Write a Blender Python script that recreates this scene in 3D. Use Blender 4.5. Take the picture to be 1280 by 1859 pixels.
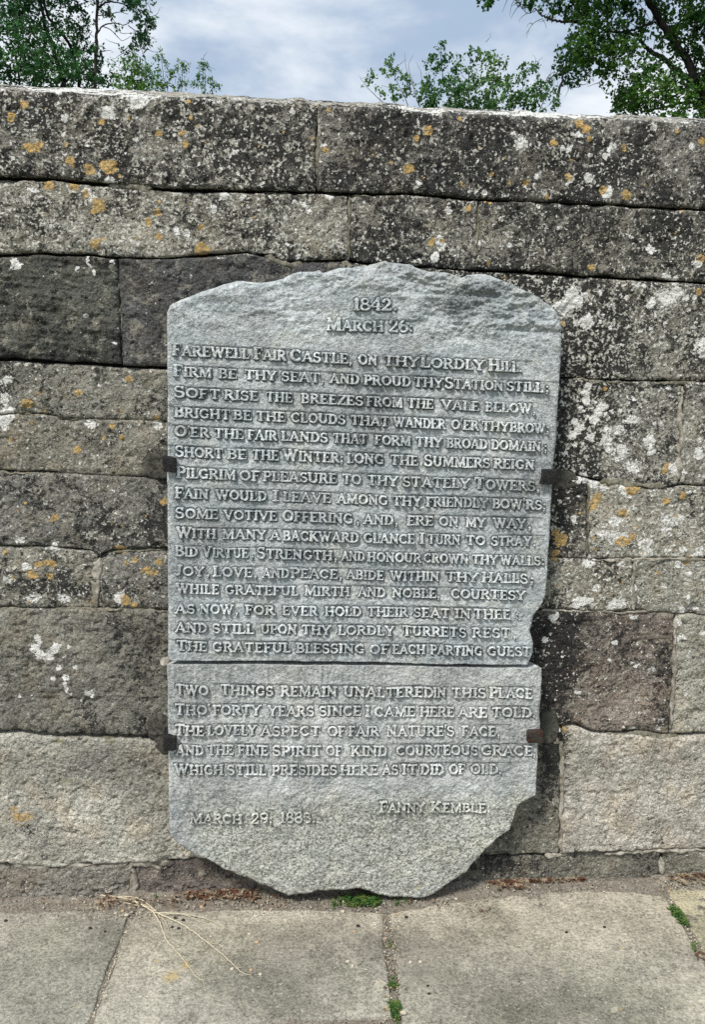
import bpy, math, random
import numpy as np
from mathutils import Vector, Matrix

# ------------------------------------------------------------------ camera, world, sun, exposure
scene = bpy.context.scene
for o in list(bpy.data.objects):
    bpy.data.objects.remove(o)
PW, PH = 1280.0, 1859.0
FPX = 1600.0                      # focal length in photo pixels
CAM = np.array([0.0, -1.99, 1.35])
PITCH, YAW, ROLL = math.radians(11.0), math.radians(4.0), math.radians(1.5)
SUN_EL, SUN_AZ = math.radians(52), math.radians(-38)   # azimuth measured from -Y (in front of the wall), negative = from the left

fwd = np.array([math.sin(YAW) * math.cos(PITCH), math.cos(YAW) * math.cos(PITCH), -math.sin(PITCH)])
right0 = np.array([math.cos(YAW), -math.sin(YAW), 0.0])
up0 = np.cross(right0, fwd)
right = right0 * math.cos(ROLL) + up0 * math.sin(ROLL)
up = -right0 * math.sin(ROLL) + up0 * math.cos(ROLL)

cd = bpy.data.cameras.new('camera')
cam = bpy.data.objects.new('camera', cd)
scene.collection.objects.link(cam)
cam.matrix_world = Matrix(((right[0], up[0], -fwd[0], CAM[0]), (right[1], up[1], -fwd[1], CAM[1]),
                           (right[2], up[2], -fwd[2], CAM[2]), (0, 0, 0, 1)))
cd.sensor_fit = 'VERTICAL'; cd.sensor_height = 36.0
cd.lens = 36.0 * FPX / PH
cd.clip_start = 0.05; cd.clip_end = 2000
scene.camera = cam

world = bpy.data.worlds.new("World"); scene.world = world; world.use_nodes = True
scene.view_settings.view_transform = 'Standard'; scene.view_settings.look = 'None'
scene.view_settings.exposure = 1.4; scene.view_settings.gamma = 1.0
scene.view_settings.use_curve_mapping = False


class G:
    """tiny node-graph helper"""
    def __init__(s, tree): s.t = tree; s.n = tree.nodes; s.l = tree.links
    def new(s, typ, **kw):
        n = s.n.new(typ)
        for k, v in kw.items(): setattr(n, k, v)
        return n
    def put(s, sock, v):
        if isinstance(v, bpy.types.NodeSocket): s.l.new(v, sock)
        elif v is not None:
            if isinstance(v, (tuple, list)) and len(v) == 3 and sock.type == 'RGBA': v = (*v, 1)
            sock.default_value = v
    def m(s, op, a, b=None, c=None, clamp=False):
        n = s.new('ShaderNodeMath', operation=op, use_clamp=clamp)
        s.put(n.inputs[0], a); s.put(n.inputs[1], b); s.put(n.inputs[2], c)
        return n.outputs[0]
    def ss(s, x, lo, hi):      # smoothstep
        n = s.new('ShaderNodeMapRange', interpolation_type='SMOOTHSTEP')
        s.put(n.inputs[0], x); s.put(n.inputs[1], lo); s.put(n.inputs[2], hi)
        return n.outputs[0]
    def mix(s, f, a, b, mode='MIX'):
        n = s.new('ShaderNodeMix', data_type='RGBA', blend_type=mode)
        s.put(n.inputs[0], f); s.put(n.inputs[6], a); s.put(n.inputs[7], b)
        return n.outputs[2]
    def noise(s, v, scale, det=4, rough=.6, dist=0.0, off=0.0):
        n = s.new('ShaderNodeTexNoise')
        if off:
            q = s.new('ShaderNodeVectorMath', operation='ADD'); s.put(q.inputs[0], v); q.inputs[1].default_value = (off, off * 1.7, -off)
            v = q.outputs[0]
        s.put(n.inputs['Vector'], v)
        n.inputs['Scale'].default_value = scale; n.inputs['Detail'].default_value = det
        n.inputs['Roughness'].default_value = rough; n.inputs['Distortion'].default_value = dist
        return n.outputs[0]
    def vmul(s, v, k):
        q = s.new('ShaderNodeVectorMath', operation='MULTIPLY'); s.put(q.inputs[0], v); q.inputs[1].default_value = k
        return q.outputs[0]
    def attr(s, name):
        n = s.new('ShaderNodeAttribute', attribute_name=name)
        sp = s.new('ShaderNodeSeparateColor'); s.l.new(n.outputs['Color'], sp.inputs[0])
        return n.outputs['Color'], sp.outputs[0], sp.outputs[1], sp.outputs[2], n.outputs['Alpha']


g = G(world.node_tree); g.n.clear()
sky = g.new('ShaderNodeTexSky', sky_type='NISHITA', sun_disc=False)
sky.sun_elevation = SUN_EL
sky.sun_rotation = math.radians(180) + SUN_AZ      # sun in front of the wall, to the left
tc = g.new('ShaderNodeTexCoord')
dirv = g.vmul(tc.outputs['Generated'], (1.0, 1.0, 2.2))
c1 = g.noise(dirv, 1.9, 6, .52, .35, 12.4)
c2 = g.noise(dirv, 4.2, 6, .6, .2, 2.2)
cl = g.m('ADD', g.m('MULTIPLY', c1, .7), g.m('MULTIPLY', c2, .3))
dark = g.ss(cl, .44, .575)
ccol = g.mix(dark, (3.2, 4.1, 5.4), (7.0, 7.4, 7.8))
cover = g.ss(g.noise(dirv, 1.3, 4, .5, .2, 11.0), .25, .42)
skyc = g.mix(g.m('MULTIPLY_ADD', cover, .3, .7), sky.outputs[0], ccol)
bg = g.new('ShaderNodeBackground'); g.put(bg.inputs[0], skyc); bg.inputs[1].default_value = 0.05
wo = g.new('ShaderNodeOutputWorld'); g.l.new(bg.outputs[0], wo.inputs[0])

sd = bpy.data.lights.new('sun', 'SUN'); sd.energy = 1.5; sd.angle = math.radians(10); sd.color = (1.0, .96, .9)
sun = bpy.data.objects.new('sun', sd); scene.collection.objects.link(sun)
sdir = Vector((math.sin(SUN_AZ) * math.cos(SUN_EL), -math.cos(SUN_AZ) * math.cos(SUN_EL), math.sin(SUN_EL)))
sun.rotation_euler = sdir.to_track_quat('Z', 'Y').to_euler(); sun.location = (-3, -5, 6)

# ------------------------------------------------------------------ back-projection of photo pixels on real planes
def ray(px, py):
    px = np.asarray(px, float); py = np.asarray(py, float)
    dx = (px - PW / 2) / FPX; dy = -(py - PH / 2) / FPX
    return fwd[:, None] + right[:, None] * dx.ravel() + up[:, None] * dy.ravel()
def on_y(px, py, Y=0.0):
    """points of the vertical plane y=Y"""
    d = ray(px, py); t = (Y - CAM[1]) / d[1]
    return CAM[:, None] + d * t
def wxz(pts, Y=0.0):
    p = on_y([a for a, b in pts], [b for a, b in pts], Y)
    return p[0], p[2]
bx_, bz_ = wxz([(0, 1640), (1280, 1594)])
GB = (bz_[1] - bz_[0]) / (bx_[1] - bx_[0]); GA = bz_[0] - GB * bx_[0]
def gz(x): return GA + GB * x            # paving height
def on_ground(px, py, h=0.0):
    d = ray(px, py)
    t = (GA + h + GB * CAM[0] - CAM[2]) / (d[2] - GB * d[0])
    return CAM[:, None] + d * t
MM = float(on_y([641], [900])[0][0] - on_y([640], [900])[0][0])    # metres per photo pixel on the wall

# ------------------------------------------------------------------ numpy noise
def _hash(i, j, seed):
    h = (i.astype(np.int64) * 374761393 + j.astype(np.int64) * 668265263 + seed * 974634777) & 0xffffffff
    h = ((h ^ (h >> 13)) * 1274126177) & 0xffffffff
    return ((h ^ (h >> 16)) & 0xffff).astype(np.float32) / 65535.0
def vn(x, z, seed=0):
    xi = np.floor(x); zi = np.floor(z); fx = (x - xi).astype(np.float32); fz = (z - zi).astype(np.float32)
    fx = fx * fx * (3 - 2 * fx); fz = fz * fz * (3 - 2 * fz)
    a = _hash(xi, zi, seed); b = _hash(xi + 1, zi, seed); c = _hash(xi, zi + 1, seed); d = _hash(xi + 1, zi + 1, seed)
    return (a + (b - a) * fx) * (1 - fz) + (c + (d - c) * fx) * fz - .5
def fbm(x, z, scale, octv=4, gain=.5, seed=0):
    """-.5 .. .5, scale = size of the largest feature in metres"""
    r = 0; amp = 1; tot = 0; f = 1 / scale
    for k in range(octv):
        r = r + vn(x * f + 13.7 * k, z * f - 7.3 * k, seed + k) * amp; tot += amp; amp *= gain; f *= 2.03
    return r / tot * 1.6
def sstep(x, a, b):
    t = np.clip((x - a) / (b - a), 0, 1); return t * t * (3 - 2 * t)

# ------------------------------------------------------------------ objects
COL = scene.collection
def link(o, parent=None):
    COL.objects.link(o)
    if parent: o.parent = parent
    return o
def root(name, loc, label=None, cat=None, group=None, kind=None):
    o = bpy.data.objects.new(name, None); o.location = loc; o.empty_display_size = .1; link(o)
    tag(o, label, cat, group, kind); return o
def tag(o, label=None, cat=None, group=None, kind=None):
    if label: o['label'] = label
    if cat: o['category'] = cat
    if group: o['group'] = group
    if kind: o['kind'] = kind
    return o
def mesh(name, V, F, mat, parent=None, attrs=None, smooth=True, label=None):
    """V (n,3) world coordinates, F (m,4) or (m,3) int array or list of arrays"""
    V = np.asarray(V, np.float32)
    if parent is not None: V = V - np.array(wloc(parent), np.float32)
    Fs = F if isinstance(F, list) else [F]
    me = bpy.data.meshes.new(name)
    me.vertices.add(len(V)); me.vertices.foreach_set('co', V.ravel())
    loops = np.concatenate([f.ravel() for f in Fs]).astype(np.int32)
    sizes = np.concatenate([np.full(len(f), f.shape[1]) for f in Fs]).astype(np.int32)
    starts = np.concatenate([[0], np.cumsum(sizes)[:-1]]).astype(np.int32)
    me.loops.add(len(loops)); me.loops.foreach_set('vertex_index', loops)
    me.polygons.add(len(sizes)); me.polygons.foreach_set('loop_start', starts); me.polygons.foreach_set('loop_total', sizes)
    if smooth: me.polygons.foreach_set('use_smooth', np.ones(len(sizes), bool))
    me.update(calc_edges=True)
    for k, a in (attrs or {}).items():
        at = me.color_attributes.new(k, 'FLOAT_COLOR', 'POINT')
        a = np.asarray(a, np.float32)
        if a.shape[1] == 3: a = np.concatenate([a, np.ones((len(a), 1), np.float32)], 1)
        at.data.foreach_set('color', a.ravel())
    me.materials.append(mat)
    o = bpy.data.objects.new(name, me); link(o, parent)
    if label: o['label'] = label
    return o
def wloc(o):
    v = Vector(o.location); p = o.parent
    while p: v = v + p.location; p = p.parent
    return v

# ------------------------------------------------------------------ materials
def newmat(name):
    m = bpy.data.materials.new(name); m.use_nodes = True
    gg = G(m.node_tree); gg.n.clear()
    b = gg.new('ShaderNodeBsdfPrincipled'); o = gg.new('ShaderNodeOutputMaterial'); gg.l.new(b.outputs[0], o.inputs[0])
    b.inputs['Specular IOR Level'].default_value = .2
    tcn = gg.new('ShaderNodeTexCoord')
    return m, gg, b, tcn.outputs['Object']
def bump(gg, b, h, strength, dist, normal=None):
    n = gg.new('ShaderNodeBump'); n.inputs['Strength'].default_value = strength; n.inputs['Distance'].default_value = dist
    gg.put(n.inputs['Height'], h)
    if normal is not None: gg.l.new(normal, n.inputs['Normal'])
    gg.l.new(n.outputs[0], b.inputs['Normal']); return n.outputs[0]

def wall_material():
    m, gg, b, P = newmat('weathered_masonry')
    tint, _, _, _, moss = gg.attr('tint')
    _, dk, wh, orr, sp = gg.attr('mask')
    n1 = gg.noise(P, 9, 5, .62); n2 = gg.noise(P, 55, 5, .68, 0, 3); n3 = gg.noise(P, 330, 3, .7, 0, 5); n4 = gg.noise(P, 185, 3, .65, 0, 9)
    n5 = gg.noise(P, 24, 4, .6, .3, 21)
    k = gg.m('ADD', gg.m('MULTIPLY', gg.m('SUBTRACT', n2, .5), 1.9), gg.m('MULTIPLY', gg.m('SUBTRACT', n3, .5), 1.6))
    k = gg.m('ADD', k, gg.m('MULTIPLY', gg.m('SUBTRACT', n5, .5), 1.3))
    k = gg.m('ADD', k, gg.m('MULTIPLY', gg.m('SUBTRACT', n4, .5), 3.6))
    val = gg.m('MINIMUM', gg.m('MAXIMUM', gg.m('ADD', k, 1.22), .25), 2.4)
    pa = gg.ss(gg.noise(P, 30, 6, .72, .4, 61), .54, .60)
    hs = gg.new('ShaderNodeVectorMath', operation='SCALE'); gg.put(hs.inputs[0], tint); gg.put(hs.inputs[3], val)
    base = hs.outputs[0]
    warm = gg.ss(gg.noise(P, 14, 3, .5, 0, 31), .45, .7)
    base = gg.mix(gg.m('MULTIPLY', warm, .35), base, gg.mix(1.0, base, (1.18, 1.0, .8), 'MULTIPLY'))
    base = gg.mix(gg.m('MULTIPLY', pa, .55), base, gg.mix(n4, (.22, .205, .165), (.52, .485, .39)))
    # moss / ochre algae
    mo = gg.ss(gg.m('ADD', moss, gg.m('MULTIPLY', gg.m('SUBTRACT', n4, .5), 1.6)), .45, .85)
    base = gg.mix(gg.m('MULTIPLY', mo, .7), base, (.17, .16, .035))
    # black crust; its mask also carries the shadow painted beside the tablet
    mm = gg.m('ADD', gg.m('MULTIPLY', n1, .24), gg.m('ADD', gg.m('MULTIPLY', n2, .34), gg.m('ADD', gg.m('MULTIPLY', n4, .30), gg.m('MULTIPLY', n3, .12))))
    mm = gg.m('MULTIPLY_ADD', gg.m('SUBTRACT', mm, .5), 1.9, .5)
    thr = gg.m('MULTIPLY_ADD', dk, -.32, .655)
    cr = gg.ss(gg.m('SUBTRACT', mm, thr), -.012, .028)
    crc = gg.mix(gg.ss(n3, .42, .62), (.010, .010, .011), (.042, .042, .04))
    base = gg.mix(gg.m('MULTIPLY', cr, .93), base, crc)
    # fine pale specks of crustose lichen
    s1 = gg.m('ADD', gg.m('MULTIPLY', gg.noise(P, 150, 2, .55, 0, 13), .62), gg.m('MULTIPLY', gg.noise(P, 40, 3, .6, 0, 17), .38))
    st = gg.m('MULTIPLY_ADD', sp, -.165, .665)
    sf = gg.ss(gg.m('SUBTRACT', s1, st), 0, .03)
    base = gg.mix(gg.m('MULTIPLY', sf, .85), base, gg.mix(gg.ss(n4, .4, .6), (.36, .34, .27), (.74, .73, .66)))
    # white rosettes
    wj = gg.m('ADD', wh, gg.m('ADD', gg.m('MULTIPLY', gg.m('SUBTRACT', n2, .5), 1.3), gg.m('MULTIPLY', gg.m('SUBTRACT', n4, .5), 2.2)))
    wf = gg.m('MULTIPLY', gg.ss(wj, .48, .60), gg.ss(wh, .02, .2))
    wc = gg.mix(gg.ss(n4, .30, .48), (.36, .35, .31), (.80, .79, .74))
    base = gg.mix(wf, base, wc)
    # orange rosettes
    oj = gg.m('ADD', orr, gg.m('ADD', gg.m('MULTIPLY', gg.m('SUBTRACT', n2, .5), 1.1), gg.m('MULTIPLY', gg.m('SUBTRACT', n4, .5), 1.8)))
    of = gg.m('MULTIPLY', gg.ss(oj, .48, .62), gg.ss(orr, .02, .2))
    oc = gg.mix(gg.ss(n4, .36, .6), (.34, .26, .13), (.64, .42, .155))
    base = gg.mix(gg.m('MULTIPLY', of, .93), base, oc)
    gg.put(b.inputs['Base Color'], base); b.inputs['Roughness'].default_value = .93
    h = gg.m('ADD', gg.m('MULTIPLY', n2, 1.0), gg.m('ADD', gg.m('MULTIPLY', n3, .4), gg.m('MULTIPLY', gg.noise(P, 105, 4, .62, 0, 19), 1.5)))
    h = gg.m('ADD', h, gg.m('MULTIPLY', gg.m('ADD', wf, of), .12))
    bump(gg, b, h, 1.0, .0075)
    return m

def slab_material():
    m, gg, b, P = newmat('carved_sandstone')
    tint, _, _, _, lich = gg.attr('tint')
    _, dirt_shade, pale, orr, _ = gg.attr('mask')
    n2 = gg.noise(P, 60, 5, .65); n3 = gg.noise(P, 380, 3, .7, 0, 5); n1 = gg.noise(P, 7, 4, .6, 0, 8); n4 = gg.noise(P, 140, 3, .6, 0, 12)
    cool = gg.ss(gg.noise(P, 16, 6, .7, .3, 71), .47, .6)
    tint = gg.mix(gg.m('MULTIPLY', cool, .55), tint, gg.mix(1.0, tint, (.66, .71, .735), 'MULTIPLY'))
    warm = gg.ss(gg.noise(P, 11, 5, .65, .3, 81), .52, .66)
    tint = gg.mix(gg.m('MULTIPLY', warm, .45), tint, gg.mix(1.0, tint, (1.10, 1.05, .94), 'MULTIPLY'))
    val = gg.m('ADD', 1.0, gg.m('ADD', gg.m('MULTIPLY', gg.m('SUBTRACT', n3, .5), 1.5), gg.m('MULTIPLY', gg.m('SUBTRACT', n2, .5), 1.3)))
    val = gg.m('ADD', val, gg.m('ADD', gg.m('MULTIPLY', gg.m('SUBTRACT', n4, .5), 1.5), gg.m('MULTIPLY', gg.m('SUBTRACT', n1, .5), 1.1)))
    hs = gg.new('ShaderNodeVectorMath', operation='SCALE'); gg.put(hs.inputs[0], tint); gg.put(hs.inputs[3], gg.m('MAXIMUM', val, .25))
    base = hs.outputs[0]
    df = gg.ss(gg.m('ADD', dirt_shade, gg.m('ADD', gg.m('MULTIPLY', gg.m('SUBTRACT', n4, .5), 1.3), gg.m('MULTIPLY', gg.m('SUBTRACT', n2, .5), .8))), .35, .8)  # grime tone together with the shade painted round the letters
    base = gg.mix(gg.m('MULTIPLY', df, .8), base, gg.mix(n3, (.022, .030, .032), (.10, .12, .12)))
    # pale lichen freckles, mostly on the foot
    s = gg.m('ADD', gg.m('MULTIPLY', gg.noise(P, 120, 3, .55, 0, 15), .6), gg.m('MULTIPLY', gg.noise(P, 260, 2, .5, 0, 19), .4))
    pf = gg.ss(gg.m('SUBTRACT', s, gg.m('MULTIPLY_ADD', pale, -.17, .66)), 0, .05)
    base = gg.mix(gg.m('MULTIPLY', pf, .8), base, (.62, .62, .56))
    d2 = gg.ss(gg.m('SUBTRACT', gg.noise(P, 190, 3, .6, 0, 25), gg.m('MULTIPLY_ADD', lich, -.16, .69)), 0, .04)
    base = gg.mix(gg.m('MULTIPLY', d2, .75), base, (.1, .105, .09))
    of = gg.ss(gg.m('ADD', orr, gg.m('MULTIPLY', gg.m('SUBTRACT', n4, .5), 1.4)), .45, .7)
    base = gg.mix(gg.m('MULTIPLY', of, .7), base, (.5, .37, .13))
    gg.put(b.inputs['Base Color'], base); b.inputs['Roughness'].default_value = .88
    h = gg.m('ADD', gg.m('MULTIPLY', n2, .6), gg.m('ADD', gg.m('MULTIPLY', n3, .45), gg.m('MULTIPLY', n4, 1.3)))
    bump(gg, b, h, 1.0, .0046)
    return m

def flag_material():
    m, gg, b, P = newmat('paving_sandstone')
    tint, _, _, _, _ = gg.attr('tint')
    _, dk, wh, orr, sp = gg.attr('mask')
    n1 = gg.noise(P, 6, 4, .6); n2 = gg.noise(P, 45, 5, .65, 0, 3); n3 = gg.noise(P, 420, 3, .75, 0, 5); n4 = gg.noise(P, 150, 3, .65, 0, 9)
    val = gg.m('ADD', 1.0, gg.m('ADD', gg.m('MULTIPLY', gg.m('SUBTRACT', n3, .5), 1.6), gg.m('MULTIPLY', gg.m('SUBTRACT', n2, .5), 1.2)))
    val = gg.m('ADD', val, gg.m('ADD', gg.m('MULTIPLY', gg.m('SUBTRACT', n4, .5), 2.2), gg.m('MULTIPLY', gg.m('SUBTRACT', n1, .5), .8)))
    hs = gg.new('ShaderNodeVectorMath', operation='SCALE'); gg.put(hs.inputs[0], tint); gg.put(hs.inputs[3], gg.m('MAXIMUM', val, .3))
    base = hs.outputs[0]
    gr = gg.ss(gg.noise(P, 5, 4, .6, 0, 44), .42, .66)
    base = gg.mix(gg.m('MULTIPLY', gr, .6), base, gg.mix(1.0, base, (.72, .75, .70), 'MULTIPLY'))
    pit = gg.ss(gg.noise(P, 120, 4, .7, 0, 51), .60, .66); spk = gg.ss(gg.noise(P, 135, 3, .6, 0, 57), .62, .67)
    base = gg.mix(gg.m('MULTIPLY', pit, .65), base, (.085, .08, .065)); base = gg.mix(gg.m('MULTIPLY', spk, .6), base, (.6, .57, .48))
    df = gg.ss(gg.m('ADD', dk, gg.m('ADD', gg.m('MULTIPLY', gg.m('SUBTRACT', n2, .5), 1.5), gg.m('MULTIPLY', gg.m('SUBTRACT', n4, .5), 1.5))), .42, .8)
    base = gg.mix(gg.m('MULTIPLY', df, .6), base, (.07, .07, .055))
    wf = gg.ss(gg.m('ADD', wh, gg.m('ADD', gg.m('MULTIPLY', gg.m('SUBTRACT', n2, .5), .9), gg.m('MULTIPLY', gg.m('SUBTRACT', n4, .5), 1.3))), .45, .65)
    base = gg.mix(gg.m('MULTIPLY', wf, .6), base, (.5, .47, .38))
    of = gg.ss(gg.m('ADD', orr, gg.m('ADD', gg.m('MULTIPLY', gg.m('SUBTRACT', n2, .5), .9), gg.m('MULTIPLY', gg.m('SUBTRACT', n4, .5), 1.3))), .45, .7)
    base = gg.mix(gg.m('MULTIPLY', of, .6), base, (.5, .36, .13))
    gg.put(b.inputs['Base Color'], base); b.inputs['Roughness'].default_value = .9
    h = gg.m('ADD', gg.m('MULTIPLY', n2, .7), gg.m('ADD', gg.m('MULTIPLY', n3, .4), gg.m('MULTIPLY', n4, .8)))
    bump(gg, b, h, .9, .0045)
    return m

def plain_material(name, c1, c2, scale=80, rough=.9, bstr=.8, bdist=.003, metal=0.0, c3=None):
    m, gg, b, P = newmat(name)
    n = gg.noise(P, scale, 5, .7); n2 = gg.noise(P, scale * .22, 4, .6, 0, 4)
    c = gg.mix(gg.ss(n, .34, .66), c1, c2)
    if c3: c = gg.mix(gg.ss(n2, .45, .62), c, c3)
    gg.put(b.inputs['Base Color'], c); b.inputs['Roughness'].default_value = rough; b.inputs['Metallic'].default_value = metal
    bump(gg, b, n, bstr, bdist)
    return m
def leaf_material(name, c1, c2, c3, scale=.9):
    m, gg, b, P = newmat(name)
    n = gg.noise(P, scale, 4, .6)
    geo = gg.new('ShaderNodeNewGeometry')
    rnd = gg.m('FRACT', gg.m('MULTIPLY', geo.outputs['Random Per Island'], 7.31))
    c = gg.mix(rnd, c1, c2); c = gg.mix(gg.ss(gg.m('ADD', n, gg.m('MULTIPLY', rnd, .12)), .5, .66), c, c3)
    gg.put(b.inputs['Base Color'], c); b.inputs['Roughness'].default_value = .5
    tr = gg.new('ShaderNodeBsdfTranslucent'); gg.put(tr.inputs[0], gg.mix(1.0, c, (.9, 1.25, .45), 'MULTIPLY'))
    ms = gg.new('ShaderNodeMixShader'); ms.inputs[0].default_value = .28
    out = [q for q in gg.n if q.type == 'OUTPUT_MATERIAL'][0]
    gg.l.new(b.outputs[0], ms.inputs[1]); gg.l.new(tr.outputs[0], ms.inputs[2]); gg.l.new(ms.outputs[0], out.inputs[0])
    return m

M_WALL = wall_material(); M_SLAB = slab_material(); M_FLAG = flag_material()
M_CORE = plain_material('joint_earth', (.012, .011, .010), (.05, .045, .036), 140)
M_MORTAR = plain_material('lime_mortar', (.26, .235, .19), (.5, .47, .40), 160, c3=(.2, .18, .14))
M_MORTAR_DIM = plain_material('old_grey_mortar', (.10, .095, .075), (.30, .28, .215), 120, c3=(.13, .12, .08))
M_SOIL = plain_material('grit_soil', (.10, .088, .07), (.38, .345, .28), 170, bdist=.008, c3=(.235, .20, .16))
M_IRON = plain_material('old_iron', (.009, .009, .010), (.04, .037, .036), 260, .6, 1, .003, .15)
M_RUST = plain_material('rusted_iron', (.022, .014, .012), (.075, .038, .026), 200, .8, 1, .004, .0, c3=(.05, .042, .036))
M_LEAD = plain_material('dark_lead_bedding', (.03, .028, .026), (.13, .122, .10), 120, .9, 1, .006, c3=(.07, .072, .055))
M_BARK = plain_material('bark', (.018, .016, .014), (.05, .045, .038), 8, .9, .6, .03)
M_TWIG = plain_material('dead_twig', (.16, .15, .13), (.28, .26, .22), 20)
M_ROOT = plain_material('straw_root', (.5, .43, .3), (.72, .65, .48), 200, .7)
M_LITTER = leaf_material('leaf_litter', (.10, .045, .03), (.26, .14, .09), (.42, .34, .25), 60)
M_WEED = leaf_material('weed_leaf', (.025, .09, .022), (.075, .18, .045), (.17, .22, .06), 90)
M_LF_DARK = leaf_material('leaf_dark', (.022, .075, .034), (.05, .135, .06), (.10, .22, .09), .8)
M_LF_RIGHT = leaf_material('leaf_oak', (.018, .06, .02), (.05, .13, .035), (.11, .21, .05), 1.1)
M_LF_BUSH = leaf_material('leaf_bush', (.045, .11, .045), (.08, .17, .06), (.14, .24, .09), 1.6)
M_LF_SAP = leaf_material('leaf_sapling', (.07, .15, .025), (.13, .24, .04), (.10, .24, .11), 1.6)
M_PEB_P = plain_material('pale_pebble', (.42, .37, .28), (.6, .55, .45), 60, bdist=.001)
M_PEB_D = plain_material('dark_pellet', (.02, .018, .016), (.05, .045, .04), 60, bdist=.001)
M_PEB_T = plain_material('tan_pebble', (.4, .26, .15), (.55, .4, .26), 60, bdist=.001)
M_EARTH = plain_material('rough_grass_ground', (.04, .06, .02), (.09, .11, .04), 3, bdist=.03)

# ------------------------------------------------------------------ ground
def box(x0, x1, y0, y1, z0, z1):
    V = np.array([(x, y, z) for x in (x0, x1) for y in (y0, y1) for z in (z0, z1)], float)
    F = np.array([(0, 1, 3, 2), (4, 6, 7, 5), (0, 4, 5, 1), (2, 3, 7, 6), (0, 2, 6, 4), (1, 5, 7, 3)])
    return V, F
V = np.array([(-400, -400, -.6), (400, -400, -.6), (400, 400, -.6), (-400, 400, -.6)])
tag(mesh('ground', V, np.array([(0, 1, 2, 3)]), M_EARTH, smooth=False), kind='structure')

# ------------------------------------------------------------------ colour fields over the wall (world x, z raster)
RES = .002
RX0, RX1, RZ0, RZ1 = -1.05, 1.1, -.12, 2.05
NX, NZ = int((RX1 - RX0) / RES), int((RZ1 - RZ0) / RES)
RXX, RZZ = np.meshgrid(RX0 + np.arange(NX) * RES, RZ0 + np.arange(NZ) * RES)
WOB = fbm(RXX, RZZ, .012, 2, .5, 91) * .006
WOB2 = fbm(RXX, RZZ, .012, 2, .5, 95) * .006
def raster(): return np.zeros((NZ, NX), np.float32)
def splat(R, x, z, rx, rz=None, amt=1.0, soft=.5, ring=0.0, mode='max'):
    """soft disc, value .5 at the nominal radius"""
    rz = rz or rx; ext = 1 + soft + .3
    i0 = max(0, int((x - rx * ext - RX0) / RES)); i1 = min(NX, int((x + rx * ext - RX0) / RES) + 2)
    j0 = max(0, int((z - rz * ext - RZ0) / RES)); j1 = min(NZ, int((z + rz * ext - RZ0) / RES) + 2)
    if i0 >= i1 or j0 >= j1: return
    sl = (slice(j0, j1), slice(i0, i1))
    d = np.sqrt(((RXX[sl] + WOB[sl] - x) / rx) ** 2 + ((RZZ[sl] + WOB2[sl] - z) / rz) ** 2)
    f = np.clip((1 + soft - d) / (2 * soft), 0, 1)
    if ring: f = f * (1 - ring * np.clip(1.2 - d * 2.0, 0, 1))
    if mode == 'max': R[sl] = np.maximum(R[sl], f * amt)
    else: R[sl] += f * amt
def sample(R, x, z):
    u = np.clip((x - RX0) / RES, 0, NX - 1.001); v = np.clip((z - RZ0) / RES, 0, NZ - 1.001)
    i = u.astype(int); j = v.astype(int); fu = u - i; fv = v - j
    return (R[j, i] * (1 - fu) + R[j, i + 1] * fu) * (1 - fv) + (R[j + 1, i] * (1 - fu) + R[j + 1, i + 1] * fu) * fv
R_W, R_O, R_D, R_M, R_S, R_L = raster(), raster(), raster(), raster(), raster(), raster()
def P1(px, py, Y=0.0):
    p = on_y([px], [py], Y); return float(p[0][0]), float(p[2][0])
def sp_list(R, L, **kw):
    for q in L:
        x, z = P1(q[0], q[1]); r = q[2] * MM
        k = dict(kw)
        if len(q) > 3: k['rz'] = q[3] * MM
        if len(q) > 4: k['amt'] = q[4]
        splat(R, x, z, r, **k)
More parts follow.
